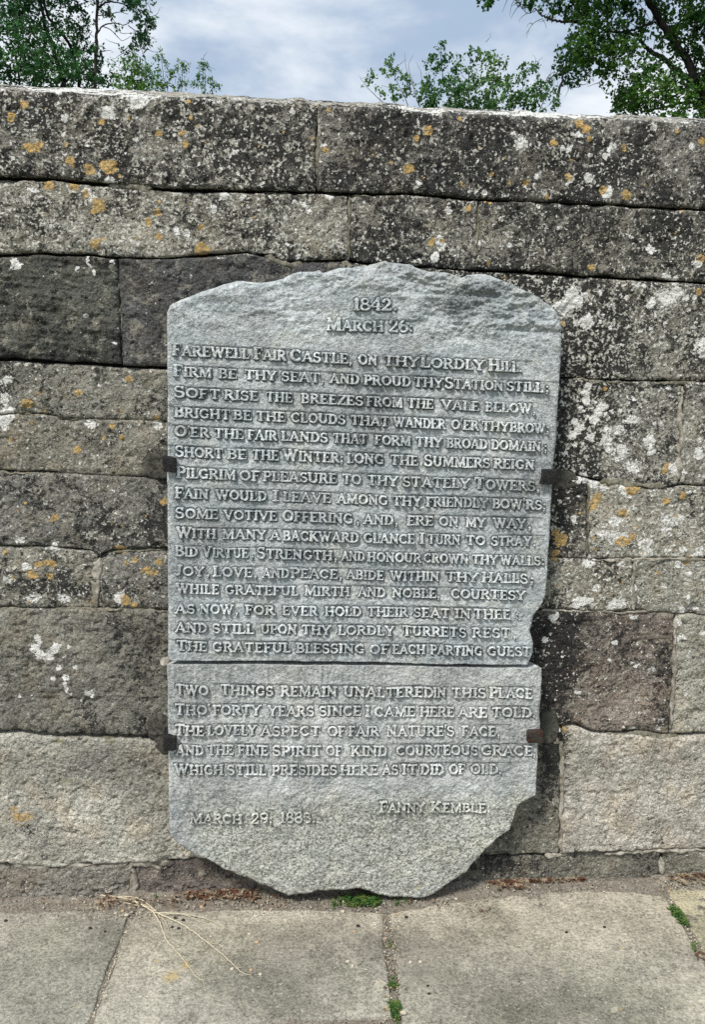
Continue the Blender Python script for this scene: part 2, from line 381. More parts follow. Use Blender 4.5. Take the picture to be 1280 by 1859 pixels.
ORANGE = [(55, 268, 9), (70, 267, 9), (128, 295, 8), (190, 302, 9), (200, 303, 13), (163, 310, 10), (178, 373, 12), (173, 382, 7), (155, 352, 6),
          (172, 443, 8), (187, 436, 4), (366, 454, 12), (590, 272, 6), (87, 338, 8), (133, 338, 8), (45, 192, 8), (20, 212, 7), (185, 222, 6), (120, 262, 4),
          (287, 243, 6), (330, 242, 6), (336, 263, 6), (347, 215, 4), (285, 385, 7), (288, 430, 7), (365, 414, 6), (267, 402, 6), (290, 365, 4), (217, 322, 3),
          (778, 237, 8), (755, 252, 6), (742, 306, 8), (835, 213, 4), (840, 336, 5), (850, 377, 6), (925, 333, 5), (955, 333, 4), (992, 357, 5), (880, 406, 4),
          (1053, 222, 9), (1065, 232, 9), (1072, 250, 5), (1132, 268, 7), (1095, 345, 7), (1135, 355, 9), (1005, 258, 6), (1275, 258, 6), (1033, 322, 7),
          (783, 440, 7), (806, 437, 5), (1075, 485, 6), (1274, 470, 7), (1270, 530, 7), (1022, 588, 5), (918, 505, 4),
          (1010, 968, 8), (1018, 980, 13), (1010, 1003, 7), (1007, 1012, 7), (1085, 905, 11), (1077, 918, 9), (1149, 888, 14, 11), (1210, 910, 8), (1130, 933, 10, 9, .85),
          (1130, 983, 16, 9, .9), (1147, 975, 7), (1247, 1018, 8), (1174, 1014, 5), (1242, 900, 8, 8, .8), (1212, 845, 6), (1208, 855, 6),
          (48, 732, 10, 8), (82, 747, 4), (143, 713, 7, 5), (233, 690, 8, 8, .8), (282, 760, 6), (204, 773, 6, 4), (222, 795, 5), (139, 815, 6), (220, 747, 4), (17, 800, 4),
          (98, 940, 7), (10, 1003, 5), (68, 1025, 10, 6), (90, 1022, 9, 8), (60, 1045, 9, 5), (90, 1045, 7, 6), (52, 1040, 6), (218, 997, 11, 8), (245, 1015, 6), (229, 1023, 5),
          (264, 1035, 7), (288, 1020, 7), (278, 1040, 9, 6), (228, 1090, 10), (242, 1098, 6), (298, 910, 8, 10, .8), (1026, 1325, 5), (1100, 705, 5, 5, .8)]
sp_list(R_O, ORANGE, soft=.35, ring=.35)
WHITE = [(250, 172, 30, 9), (250, 184, 20, 9), (248, 191, 12, 7), (62, 1176, 9, 11), (72, 1188, 10), (85, 1191, 11), (97, 1181, 8), (102, 1171, 7), (68, 1157, 6), (73, 1163, 4),
         (127, 1174, 4), (116, 1190, 3), (107, 1212, 4), (120, 1228, 7), (117, 1240, 6), (121, 1252, 5), (97, 1233, 5), (139, 1210, 4), (130, 1258, 4), (165, 1258, 8), (147, 1272, 3), (37, 1262, 4),
         (28, 480, 10, 8), (24, 474, 6), (162, 482, 5), (138, 489, 4), (170, 493, 4), (205, 477, 4), (156, 572, 4), (100, 495, 3), (160, 470, 3, 6), (208, 622, 6, 3),
         (12, 755, 14), (5, 768, 12), (12, 690, 7), (8, 725, 10), (165, 772, 10, 7), (285, 772, 12, 8, .85), (35, 980, 12, 8, .9), (47, 1030, 9), (98, 992, 8), (218, 1085, 11),
         (115, 1085, 14, 10, .8), (60, 1085, 16, 9, .7), (15, 1052, 12, 6, .8), (195, 205, 14, 12, .9), (118, 215, 6), (105, 165, 6), (112, 245, 4), (166, 313, 6), (200, 330, 8), (60, 345, 9, 5),
         (157, 347, 8, 6), (170, 361, 7), (388, 380, 7), (320, 418, 7), (338, 425, 7), (243, 455, 5), (240, 437, 4), (440, 358, 5), (405, 355, 7), (530, 205, 5), (534, 367, 4), (553, 372, 4), (560, 382, 4),
         (598, 355, 8), (660, 368, 3), (815, 383, 7), (800, 440, 10, 14), (790, 468, 8), (870, 440, 6), (924, 445, 5), (970, 435, 3), (760, 330, 4), (880, 348, 6), (1020, 272, 6), (1034, 270, 6),
         (948, 260, 14, 13, .75), (932, 245, 6, 6, .8), (1050, 245, 10, 6, .8), (1072, 322, 9, 8), (1112, 268, 9, 12, .75), (1100, 282, 6), (1103, 350, 10), (1036, 325, 7), (1190, 234, 5), (1257, 265, 6), (975, 320, 5),
         (1183, 452, 8), (1268, 480, 8, 6), (1210, 503, 9, 6), (1225, 508, 8, 6), (1228, 530, 12, 11), (1214, 541, 16, 15), (1202, 533, 8), (1186, 548, 7), (1180, 553, 6), (1245, 540, 6), (1262, 540, 5),
         (1040, 532, 15, 13), (1047, 546, 14), (1033, 552, 14), (1025, 560, 12), (1015, 552, 9), (1065, 535, 9, 6), (1060, 582, 9, 8), (1066, 590, 9), (1074, 585, 7), (1070, 577, 6),
         (1275, 620, 9), (1265, 628, 7), (1278, 640, 10), (1063, 712, 10, 8), (1066, 727, 9), (1070, 700, 8, 5), (1095, 738, 10, 7), (1087, 750, 9), (1080, 760, 9), (1058, 743, 6), (1045, 765, 7), (1053, 778, 9), (1040, 790, 7), (1073, 795, 8),
         (1150, 762, 18, 9, .9), (1125, 780, 12, 10, .85), (1108, 782, 12, 9, .85), (1100, 800, 10), (1110, 815, 14, 12, .75), (1130, 820, 12), (1180, 800, 12, 13, .9), (1183, 820, 8), (1150, 848, 16, 14, .7), (1227, 848, 14, 12), (1235, 858, 10),
         (1270, 825, 10), (1060, 867, 12, 10), (1080, 880, 12, 8), (1095, 886, 10, 6), (1045, 808, 5), (1130, 890, 9), (1043, 943, 7, 10), (1232, 944, 11), (1207, 940, 8), (1215, 955, 9), (1205, 960, 8),
         (1120, 945, 15, 12, .85), (1115, 975, 20, 13, .8), (1095, 970, 12, 10, .7), (1070, 1020, 12, 9, .7), (1128, 1024, 7), (1151, 1068, 7, 8), (1060, 1090, 22, 8), (1042, 1100, 10, 5), (1120, 1095, 18, 9, .9), (1153, 1092, 12, 10, .9), (1110, 1103, 12, 4),
         (1150, 1120, 9, 5), (1000, 1118, 7, 6), (1010, 1118, 6, 7), (1005, 1127, 4, 4), (990, 1162, 7, 8), (1001, 1152, 4, 4), (1237, 1160, 9, 10, .8), (1232, 1130, 10, 8), (1240, 1107, 10, 5), (1260, 1107, 12, 4), (1277, 1148, 6), (1110, 1200, 5, 4), (1185, 1218, 8, 6, .8), (1118, 1168, 5), (1155, 1210, 5), (1050, 1258, 6, 4), (1010, 1325, 9, 5), (1023, 1318, 6), (1195, 1325, 8, 5), (1150, 1325, 7, 4)]
sp_list(R_W, WHITE, soft=.4)
RINGS = [(1170, 987, 13, 10), (1174, 1005, 12, 9), (1212, 1000, 8, 5), (1240, 997, 10, 7), (1237, 1026, 11, 9), (1270, 998, 8), (1266, 1010, 13, 8), (1071, 1021, 13, 11), (1140, 900, 6), (15, 743, 9), (1127, 976, 14, 12, .8)]
sp_list(R_W, RINGS, soft=.3, ring=.75)
rng = np.random.RandomState(5)
# small lichens by zone: (x0,x1,y0,y1,count,rmin,rmax)
for (x0, x1, y0, y1, n, a, b_) in [(-60, 600, 150, 470, 750, 1.0, 4.2), (600, 1340, 190, 500, 560, 1.0, 3.6), (1000, 1340, 490, 880, 650, 1.0, 5.5), (1000, 1340, 870, 1110, 420, 1.0, 5.5),
                                   (-60, 310, 660, 860, 260, .9, 3.5), (-60, 310, 860, 1110, 260, .9, 3.6), (-60, 310, 460, 660, 70, .8, 2.0), (-60, 310, 1110, 1340, 60, .8, 2.5),
                                   (985, 1340, 1110, 1330, 220, .9, 4.0), (940, 1340, 1320, 1560, 60, .8, 2.2), (300, 600, 460, 560, 60, 1, 3)]:
    for _ in range(n):
        r = a + (b_ - a) * rng.rand() ** 3.0
        x, z = P1(x0 + (x1 - x0) * rng.rand(), y0 + (y1 - y0) * rng.rand())
        splat(R_W, x, z, r * MM, r * MM * rng.uniform(.6, 1.1), rng.uniform(.55, .95), soft=.8)
for (x0, x1, y0, y1, n) in [(-60, 620, 160, 460, 40), (620, 1340, 200, 490, 35), (1000, 1340, 880, 1100, 45), (-60, 300, 670, 1100, 40)]:
    for _ in range(n):
        x, z = P1(x0 + (x1 - x0) * rng.rand(), y0 + (y1 - y0) * rng.rand()); r = 1.2 + 2.6 * rng.rand() ** 2
        splat(R_O, x, z, r * MM, amt=.95, soft=.5)
# dark crust and staining, with the tablet's shadow painted in round its edges (signed)
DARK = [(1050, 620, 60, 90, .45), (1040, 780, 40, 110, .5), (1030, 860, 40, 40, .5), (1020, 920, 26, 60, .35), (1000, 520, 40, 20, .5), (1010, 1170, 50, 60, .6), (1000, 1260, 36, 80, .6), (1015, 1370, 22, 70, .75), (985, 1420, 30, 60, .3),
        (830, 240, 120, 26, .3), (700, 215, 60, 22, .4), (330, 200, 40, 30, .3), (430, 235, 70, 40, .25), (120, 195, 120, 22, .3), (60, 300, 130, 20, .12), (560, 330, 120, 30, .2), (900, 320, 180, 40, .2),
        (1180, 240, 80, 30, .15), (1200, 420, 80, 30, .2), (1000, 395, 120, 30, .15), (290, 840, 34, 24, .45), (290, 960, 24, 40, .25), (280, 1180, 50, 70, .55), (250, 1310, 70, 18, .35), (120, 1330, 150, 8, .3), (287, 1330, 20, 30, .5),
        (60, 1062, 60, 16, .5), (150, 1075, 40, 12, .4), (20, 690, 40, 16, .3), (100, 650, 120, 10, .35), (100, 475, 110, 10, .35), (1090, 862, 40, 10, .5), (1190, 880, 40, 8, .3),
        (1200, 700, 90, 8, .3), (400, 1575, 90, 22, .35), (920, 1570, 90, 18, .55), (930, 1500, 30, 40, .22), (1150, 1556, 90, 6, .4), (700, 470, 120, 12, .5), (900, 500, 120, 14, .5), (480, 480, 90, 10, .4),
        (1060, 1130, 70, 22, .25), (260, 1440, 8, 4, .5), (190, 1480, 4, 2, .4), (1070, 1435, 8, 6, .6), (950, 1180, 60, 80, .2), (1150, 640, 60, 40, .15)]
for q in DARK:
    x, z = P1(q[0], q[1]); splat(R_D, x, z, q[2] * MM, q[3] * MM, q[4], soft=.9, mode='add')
LIGHT = [(190, 210, 40, 30, .2), (265, 270, 28, 16, .45), (250, 430, 60, 22, .35), (360, 265, 60, 30, .15), (880, 440, 60, 34, .15), (1130, 960, 120, 60, .25), (1140, 1080, 110, 24, .2), (1255, 1050, 50, 60, .2),
         (60, 800, 60, 30, .15), (100, 700, 60, 30, .15), (150, 930, 60, 40, .1), (1250, 770, 14, 50, .25), (890, 800, 10, 10, 0)]
for q in LIGHT:
    x, z = P1(q[0], q[1]); splat(R_D, x, z, q[2] * MM, q[3] * MM, -q[4], soft=.9, mode='add')
    splat(R_L, x, z, q[2] * MM, q[3] * MM, q[4], soft=.9, mode='add')
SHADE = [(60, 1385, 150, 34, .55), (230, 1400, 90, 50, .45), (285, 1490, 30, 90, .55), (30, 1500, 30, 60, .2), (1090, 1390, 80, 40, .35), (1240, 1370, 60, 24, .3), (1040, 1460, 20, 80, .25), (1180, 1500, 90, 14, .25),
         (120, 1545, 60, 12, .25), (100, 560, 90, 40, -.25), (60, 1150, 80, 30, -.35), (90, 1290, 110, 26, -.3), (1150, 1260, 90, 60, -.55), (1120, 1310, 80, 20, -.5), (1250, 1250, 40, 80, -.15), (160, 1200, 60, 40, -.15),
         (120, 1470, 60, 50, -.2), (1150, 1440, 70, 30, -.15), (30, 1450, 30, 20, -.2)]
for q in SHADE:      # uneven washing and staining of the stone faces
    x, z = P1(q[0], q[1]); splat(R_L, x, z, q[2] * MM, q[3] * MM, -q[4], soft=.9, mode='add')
MOSS = [(115, 1415, 24, 7, .7), (140, 1416, 10, 7, .6), (92, 1385, 8, 7, .5), (108, 1345, 12, 6, .9), (200, 1345, 14, 5, .8), (65, 1458, 14, 7, .45), (95, 1510, 18, 8, .4), (100, 1540, 22, 10, .35), (205, 1475, 8, 6, .5),
        (240, 1245, 40, 40, .45), (1022, 1340, 10, 9, .9), (1020, 1385, 8, 30, .8), (1240, 1408, 6, 6, .8), (1220, 1432, 24, 6, .6), (1200, 1325, 30, 6, .7), (985, 1400, 20, 30, .5), (690, 495, 30, 10, .4), (100, 520, 60, 60, .28), (960, 1500, 26, 20, .3)]
sp_list(R_M, MOSS, soft=.7)
RUSTY = [(38, 1482, 22, 14, .75), (25, 1470, 10, 8, .6)]
sp_list(R_O, RUSTY, soft=.9)

# ------------------------------------------------------------------ wall geometry
FAR = (-1500, 2700)
def course(pts, s=None):
    """joint polyline in photo pixels, continued outside the frame"""
    pts = list(pts); y = sum(p[1] for p in pts) / len(pts)
    sl = .0395 - (y - 175) / 26000.0
    a, b_ = pts[0], pts[-1]
    pts = [(FAR[0], a[1] + (FAR[0] - a[0]) * sl)] + pts + [(FAR[1], b_[1] + (FAR[1] - b_[0]) * sl)]
    x, z = wxz(pts); return x, z
J = {
 'top': course([(0, 162), (150, 168), (300, 176), (575, 190), (640, 194), (850, 205), (1000, 212), (1280, 224)]),
 1: course([(0, 321), (100, 325), (140, 329), (230, 338), (320, 343), (440, 346), (575, 348), (640, 351), (760, 353), (850, 362), (1000, 368), (1150, 375), (1280, 381)]),
 2: course([(0, 462), (85, 460), (160, 463), (210, 468), (300, 468), (450, 457), (480, 463), (520, 475), (620, 472), (750, 484), (860, 490), (960, 495), (1060, 501), (1180, 507), (1280, 514)]),
 3: course([(0, 654), (120, 660), (200, 665), (300, 669), (640, 680), (1020, 686), (1150, 691), (1280, 692)]),
 '3b': course([(0, 752), (30, 750), (75, 752), (110, 758), (180, 760), (300, 765)]),
 4: course([(0, 855), (80, 857), (160, 862), (300, 868), (640, 868), (1040, 862), (1080, 872), (1200, 886), (1240, 880), (1280, 882)]),
 5: course([(0, 991), (100, 994), (165, 1000), (180, 1012), (196, 1000), (300, 996), (640, 1005), (1070, 1014), (1280, 1014)]),
 6: course([(0, 1103), (100, 1106), (170, 1104), (240, 1107), (300, 1110), (640, 1108), (985, 1107), (1100, 1111), (1200, 1113), (1280, 1118)]),
 7: course([(0, 1329), (40, 1328), (100, 1336), (200, 1334), (270, 1338), (320, 1345), (640, 1338), (980, 1322), (1050, 1319), (1080, 1329), (1150, 1331), (1200, 1336), (1280, 1331)]),
 8: course([(0, 1568), (90, 1575), (150, 1571), (250, 1567), (350, 1558), (640, 1562), (880, 1556), (1015, 1553), (1030, 1549), (1150, 1546), (1280, 1541)]),
}
_xb, _ = wxz([(FAR[0], 1000), (FAR[1], 1000)])
J['base'] = (np.array([_xb[0] - .5, _xb[1] + .5]), np.array([gz(_xb[0] - .5), gz(_xb[1] + .5)]) - .03)

EDGE = {}
def patch(top, bot, xl, xr, cell, gap=(.002, .002, .002, .002), jit=.0022, seed=0):
    """grid (s,t) between two joint polylines and two sides; xl, xr either functions of z. Returns X, Z, distance to edge (m)"""
    w = max(.03, float(np.mean(xr(np.array([1.0]))) - np.mean(xl(np.array([1.0])))))
    xm = .5 * (xl(np.array([1.0]))[0] + xr(np.array([1.0]))[0])
    h = float(np.interp(xm, *top) - np.interp(xm, *bot))
    nu = max(4, int(w / cell)); nv = max(4, int(abs(h) / cell))
    s = np.linspace(0, 1, nu + 1); t = np.linspace(0, 1, nv + 1); S, T = np.meshgrid(s, t)
    gl, gr, gb, gt = gap
    z = None
    xa = xl(np.array([1.0]))[0]; xb = xr(np.array([1.0]))[0]
    X = xa + (xb - xa) * S
    for _ in range(3):
        zb = np.interp(X, *bot) + gb; zt = np.interp(X, *top) - gt
        Z = zb + (zt - zb) * T
        X = (xl(Z) + gl) + (xr(Z) - gr - xl(Z) - gl) * S
    zb = np.interp(X, *bot) + gb; zt = np.interp(X, *top) - gt
    Z = zb + (zt - zb) * T
    d = np.minimum(np.minimum(X - xl(Z) - gl, xr(Z) - gr - X), np.minimum(Z - zb, zt - Z))
    d = np.maximum(d, 0)
    # ragged arris
    k = np.clip(1 - d / .03, 0, 1)
    X = X + k * (fbm(X, Z, .05, 4, .6, seed + 3)) * jit * 2; Z = Z + k * (fbm(X, Z, .05, 4, .6, seed + 7)) * jit * 2
    return X, Z, d
def close_patch(X, Y, Z, back):
    """quads of the grid plus a skirt back to y=back"""
    nv, nu = X.shape
    idx = np.arange(nv * nu).reshape(nv, nu)
    F = np.stack([idx[:-1, :-1], idx[:-1, 1:], idx[1:, 1:], idx[1:, :-1]], -1).reshape(-1, 4)
    ring = np.concatenate([idx[0, :], idx[1:, -1], idx[-1, -2::-1], idx[-2:0:-1, 0]])
    V = np.stack([X.ravel(), Y.ravel(), Z.ravel()], 1)
    B = V[ring].copy(); B[:, 1] = back
    n0 = len(V); r2 = np.roll(ring, -1); b0 = n0 + np.arange(len(ring)); b1 = np.roll(b0, -1)
    F2 = np.stack([ring, b0, b1, r2], 1)
    return np.concatenate([V, B]), np.concatenate([F, F2]), ring
def const(v): return lambda z: np.full_like(np.asarray(z, float), v)
def joint_x(pts):
    x, z = wxz(pts); o = np.argsort(z); z = z[o]; x = x[o]
    return lambda q: np.interp(q, z, x)

wall = root('parapet_wall', (0.0, 0.0, float(gz(0))), 'long weathered sandstone block wall with lichen standing behind the inscribed tablet', 'wall')

def stone(name, top, bot, xl, xr, tint, dark, speck, proud=0.0, rough=1.0, seed=0, cell=.0026, gap=(.002, .002, .0022, .0022), lam=0.0, round_=.006, moss=0.0, coping=False, label=None):
    X, Z, d = patch(J[top], J[bot], xl, xr, cell, gap, seed=seed)
    fine = cell < .005
    rel = fbm(X, Z, .16, 3, .5, seed + 11) * .006 * rough
    if fine:
        rel = rel + fbm(X, Z, .03, 4, .6, seed + 17) * .0042 * rough
        rel = rel + fbm(X, Z, .011, 2, .6, seed + 14) * .0030 * rough
        pit = fbm(X, Z, .018, 3, .6, seed + 19)
        rel = rel - sstep(pit, .16, .4) * .0035 * rough
        if lam:      # laminated bedding
            rel = rel + lam * .006 * fbm(X * .12, Z + .15 * fbm(X, Z, .3, 2, .5, 4) * .2, .013, 3, .6, seed + 23)
    rad = round_ * (1 + 1.2 * fbm(X, Z, .08, 3, .6, seed + 29))
    rad = np.maximum(rad, .003)
    e = np.clip(1 - d / rad, 0, 1)
    y = -(proud + rel) + rad * .75 * e ** 2
    ch = sstep(fbm(X, Z, .07, 3, .6, seed + 31), .14, .34) * np.clip(1 - d / .022, 0, 1)
    y = y + ch * .008
    V, F, ring = close_patch(X, y, Z, .075)
    x_, z_ = V[:, 0], V[:, 2]
    n = len(V)
    if fine:
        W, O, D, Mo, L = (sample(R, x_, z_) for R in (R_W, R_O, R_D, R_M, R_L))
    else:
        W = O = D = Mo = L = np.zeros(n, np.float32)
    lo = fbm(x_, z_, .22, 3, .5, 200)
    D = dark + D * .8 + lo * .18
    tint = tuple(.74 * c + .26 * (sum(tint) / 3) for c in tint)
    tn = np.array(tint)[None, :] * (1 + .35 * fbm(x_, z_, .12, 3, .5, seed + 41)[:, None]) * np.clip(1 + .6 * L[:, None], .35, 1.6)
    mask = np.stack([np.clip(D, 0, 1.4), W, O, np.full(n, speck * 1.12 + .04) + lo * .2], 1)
    tin = np.concatenate([tn, (Mo + moss)[:, None]], 1)
    if coping:     # weathered bevel and top running back over the wall
        nv, nu = X.shape; xe, ye, ze = X[-1], y[-1], Z[-1]
        prof = [(.003, .0026), (.006, .005), (.010, .0076), (.014, .010), (.018, .0120), (.023, .0142), (.028, .0162), (.034, .0182), (.041, .020), (.050, .022), (.058, .0233), (.066, .0245), (.085, .026), (.12, .028), (.2, .030), (.36, .028), (.372, .02), (.376, .005), (.376, -.16)]
        rows = []
        for k_, (dy, dz) in enumerate(prof):
            nn = fbm(xe, np.full_like(xe, 5 + dy), .03, 4, .6, seed + 50) * .0035 * (1 if dy < .3 else 0)
            rows.append(np.stack([xe, ye + dy, ze + dz + nn], 1))
        base = (nv - 1) * nu; n0 = len(V)
        V = np.concatenate([V] + rows)
        prev = np.arange(base, base + nu); Fs = []
        for k_ in range(len(prof)):
            cur = n0 + k_ * nu + np.arange(nu)
            Fs.append(np.stack([prev[:-1], prev[1:], cur[1:], cur[:-1]], 1)); prev = cur
        # end caps
        for e_ in (0, nu - 1):
            cur = [base + e_] + [n0 + k_ * nu + e_ for k_ in range(len(prof))]
        F = np.concatenate([F] + Fs)
        nt = len(V) - n
        tin = np.concatenate([tin, np.tile(np.array([[.30, .29, .255, 0]]), (nt, 1))])
        a = np.tile(np.array([[.33, .0, 0, .75]]), (nt, 1)); xs_, ys_ = V[n:, 0], V[n:, 1]
        a[:, 0] = .42 + fbm(xs_ * .3, ys_ * 2.2, .014, 3, .6, 8) * 2.2
        a[:, 1] = .14 + fbm(xs_ * .3, ys_ * 2.4, .012, 3, .6, 28) * 1.5 + fbm(xs_, ys_ * 2, .25, 2, .5, 29) * 1.3
        mask = np.concatenate([mask, a])
        top_rows = np.clip(1 - (np.interp(V[:n, 0], *J['top']) - V[:n, 2]) / .02, 0, 1)
        mask[:n, 1] = np.maximum(mask[:n, 1], top_rows * (.25 + fbm(V[:n, 0], V[:n, 2], .06, 4, .6, 18) * .9))
    o = mesh(name, V, F, M_WALL, wall, {'tint': tin, 'mask': mask}, label=label)
    return o

T_ = {'cop': (.205, .19, .155), 'c1': (.23, .213, .17)}
def jx(*p): return joint_x(p)
# fine stones inside the frame: name, top, bottom, left joint, right joint, tint, dark, speck, kwargs
ST = [
 ('coping_stone', 'top', 1, jx((-450, 150), (-450, 330)), jx((576, 190), (574, 348)), (.215, .198, .160), .60, .72, dict(proud=.004, coping=True, gap=(.002, .0015, .003, 0))),
 ('coping_stone', 'top', 1, jx((576, 190), (574, 348)), jx((1560, 240), (1550, 400)), (.19, .176, .148), .50, .55, dict(proud=.001, coping=True, gap=(.0015, .002, .003, 0))),
 ('stone', 1, 2, jx((-300, 300), (-300, 480)), jx((632, 350), (634, 475)), (.27, .25, .195), .45, .78, dict(gap=(.002, .001, .002, .005))),
 ('stone', 1, 2, jx((632, 350), (634, 475)), jx((870, 362), (866, 492)), (.22, .205, .165), .50, .6, dict(gap=(.001, .001, .002, .003))),
 ('stone', 1, 2, jx((870, 362), (866, 492)), jx((1450, 380), (1450, 530)), (.21, .196, .155), .5, .55, dict(proud=.002, gap=(.001, .002, .003, .002))),
 ('stone', 2, 3, jx((-200, 450), (-200, 660)), jx((214, 466), (221, 668)), (.088, .090, .072), .27, .12, dict(proud=.004, lam=1.0, gap=(.002, .0018, .005, .004))),
 ('stone', 2, 3, jx((214, 466), (221, 668)), jx((640, 470), (640, 690)), (.080, .078, .074), .20, .16, dict(proud=.001, rough=1.1, gap=(.0018, .002, .003, .003))),
 ('stone', 2, 3, jx((640, 470), (640, 690)), jx((1500, 500), (1490, 700)), (.26, .245, .195), .52, .72, dict(gap=(.002, .002, .0012, .004))),
 ('stone', 3, '3b', jx((-150, 650), (-150, 760)), jx((470, 650), (470, 760)), (.22, .21, .165), .36, .45, dict(gap=(.002, .002, .0008, .002))),
 ('stone', '3b', 4, jx((-260, 740), (-260, 860)), jx((470, 750), (470, 870)), (.225, .21, .16), .30, .4, dict(proud=-.001, gap=(.002, .002, .001, .001))),
 ('stone', 3, 4, jx((470, 650), (470, 870)), jx((1244, 690), (1234, 884)), (.26, .245, .20), .50, .75, dict(proud=-.001, gap=(.002, .001, .003, .0015))),
 ('stone', 3, 4, jx((1244, 690), (1234, 884)), jx((1700, 690), (1700, 890)), (.27, .255, .205), .42, .7, dict(gap=(.001, .002, .002, .002))),
 ('stone', 4, 5, jx((-300, 850), (-300, 995)), jx((500, 860), (500, 1000)), (.20, .19, .16), .42, .42, dict(gap=(.002, .002, .002, .001))),
 ('stone', 4, 5, jx((500, 860), (500, 1000)), jx((1070, 862), (1068, 1014)), (.22, .20, .16), .42, .5, dict(gap=(.002, .001, .001, .002))),
 ('stone', 4, 5, jx((1070, 862), (1068, 1014)), jx((1500, 882), (1500, 1014)), (.29, .27, .21), .42, .75, dict(proud=.002, gap=(.001, .002, .0008, .002))),
 ('stone', 5, 6, jx((-300, 990), (-300, 1100)), jx((176, 1005), (174, 1106)), (.25, .235, .18), .36, .55, dict(gap=(.002, .0012, .0012, .002))),
 ('stone', 5, 6, jx((176, 1005), (174, 1106)), jx((700, 1005), (700, 1110)), (.19, .18, .15), .33, .5, dict(round_=.014, gap=(.0012, .002, .0012, .002))),
 ('stone', 5, 6, jx((700, 1005), (700, 1110)), jx((1150, 1014), (1152, 1112)), (.26, .24, .18), .42, .65, dict(gap=(.002, .0006, .001, .0008))),
 ('stone', 5, 6, jx((1150, 1014), (1152, 1112)), jx((1600, 1014), (1600, 1120)), (.27, .26, .205), .38, .65, dict(proud=-.001, gap=(.0006, .002, .002, .0008))),
 ('stone', 6, 7, jx((-250, 1100), (-250, 1330)), jx((520, 1108), (520, 1340)), (.175, .165, .13), .16, .14, dict(proud=.002, rough=1.3, gap=(.002, .002, .003, .001))),
 ('stone', 6, 7, jx((520, 1108), (520, 1340)), jx((1228, 1116), (1218, 1336)), (.185, .15, .118), .34, .38, dict(rough=1.1, lam=.35, gap=(.002, .002, .0025, .001))),
 ('stone', 6, 7, jx((1228, 1116), (1218, 1336)), jx((1800, 1120), (1800, 1330)), (.28, .265, .205), .12, .35, dict(gap=(.002, .002, .002, .001), rough=1.2)),
 ('stone', 7, 8, jx((-350, 1330), (-350, 1570)), jx((450, 1340), (450, 1560)), (.405, .385, .31), .03, .25, dict(proud=.004, rough=1.0, gap=(.002, .002, .002, .006))),
 ('stone', 7, 8, jx((450, 1340), (450, 1560)), jx((1022, 1322), (1018, 1552)), (.19, .18, .135), .2, .3, dict(rough=1.1, gap=(.002, .002, .002, .004))),
 ('stone', 7, 8, jx((1022, 1322), (1018, 1552)), jx((1700, 1330), (1700, 1545)), (.41, .38, .31), .02, .22, dict(proud=.003, rough=1.0, lam=.35, gap=(.002, .002, .0025, .005))),
 ('plinth_stone', 8, 'base', jx((-300, 1570), (-300, 1650)), jx((243, 1560), (239, 1650)), (.23, .205, .165), .12, .2, dict(proud=-.001, rough=1.2, gap=(.002, .004, .0, .003))),
 ('plinth_stone', 8, 'base', jx((243, 1560), (239, 1650)), jx((700, 1560), (700, 1650)), (.17, .14, .115), .14, .15, dict(proud=-.003, rough=1.2, gap=(.004, .002, .0, .003))),
 ('plinth_stone', 8, 'base', jx((700, 1560), (700, 1650)), jx((1205, 1540), (1205, 1640)), (.17, .158, .12), .26, .3, dict(proud=-.006, gap=(.002, .003, .0, .004))),
 ('plinth_stone', 8, 'base', jx((1205, 1540), (1205, 1640)), jx((1700, 1540), (1700, 1640)), (.2, .185, .135), .2, .35, dict(proud=-.005, gap=(.003, .002, .0, .004))),
]
for i, (nm, tp, bt, xl, xr, tint, dk, spk, kw) in enumerate(ST):
    stone(nm, tp, bt, xl, xr, tint, dk, spk, seed=i * 37 + 5, **kw)
# plainer stones beyond the frame, so the wall runs on to both sides
COARSE = [('top', 1, -450, 1555, (.21, .19, .155), .42), (1, 2, -300, 1450, (.24, .22, .17), .4), (2, 3, -200, 1495, (.2, .19, .15), .4), (3, 4, None, 1700, (.22, .21, .16), .35), (4, 5, -300, 1500, (.2, .19, .155), .35),
          (5, 6, -300, 1600, (.23, .22, .17), .35), (6, 7, -250, 1800, (.19, .18, .14), .2), (7, 8, -350, 1700, (.34, .31, .24), .05), (8, 'base', -300, 1700, (.2, .18, .14), .2)]
rs = random.Random(4)
for k, (tp, bt, xa, xb, tint, dk) in enumerate(COARSE):
    ymid = [250, 410, 570, 770, 930, 1055, 1220, 1450, 1610][k]
    for side in (0, 1):
        p = (xa if side == 0 else xb)
        if p is None: continue
        lim = FAR[side] + (60 if side == 0 else -60)
        while (p > lim + 150 if side == 0 else p < lim - 150):
            q = p + (-1 if side == 0 else 1) * rs.uniform(330, 620)
            q = max(q, lim) if side == 0 else min(q, lim)
            a, b_ = (q, p) if side == 0 else (p, q)
            xs, _ = wxz([(a, ymid), (b_, ymid)])
            cp = tp == 'top'
            stone('coping_stone' if cp else ('plinth_stone' if bt == 'base' else 'stone'), tp, bt, const(xs[0]), const(xs[1]),
                  tuple(c * (.85 + .3 * ((int(abs(p)) * 7 + k * 13) % 10) / 10) for c in tint), dk, .5, seed=900 + k * 17 + int(abs(p)) % 97, cell=.012, coping=cp, gap=(.003, .003, .003, .003 if not cp else 0))
            p = q
for tp, bt, a, b_ in [(3, '3b', -600, -150), ('3b', 4, -700, -260), (3, '3b', -1440, -600), ('3b', 4, -1440, -700)]:
    xs, _ = wxz([(a, 760), (b_, 760)])
    stone('stone', tp, bt, const(xs[0]), const(xs[1]), (.22, .21, .16), .3, .4, seed=1300 + int(abs(a)), cell=.012)
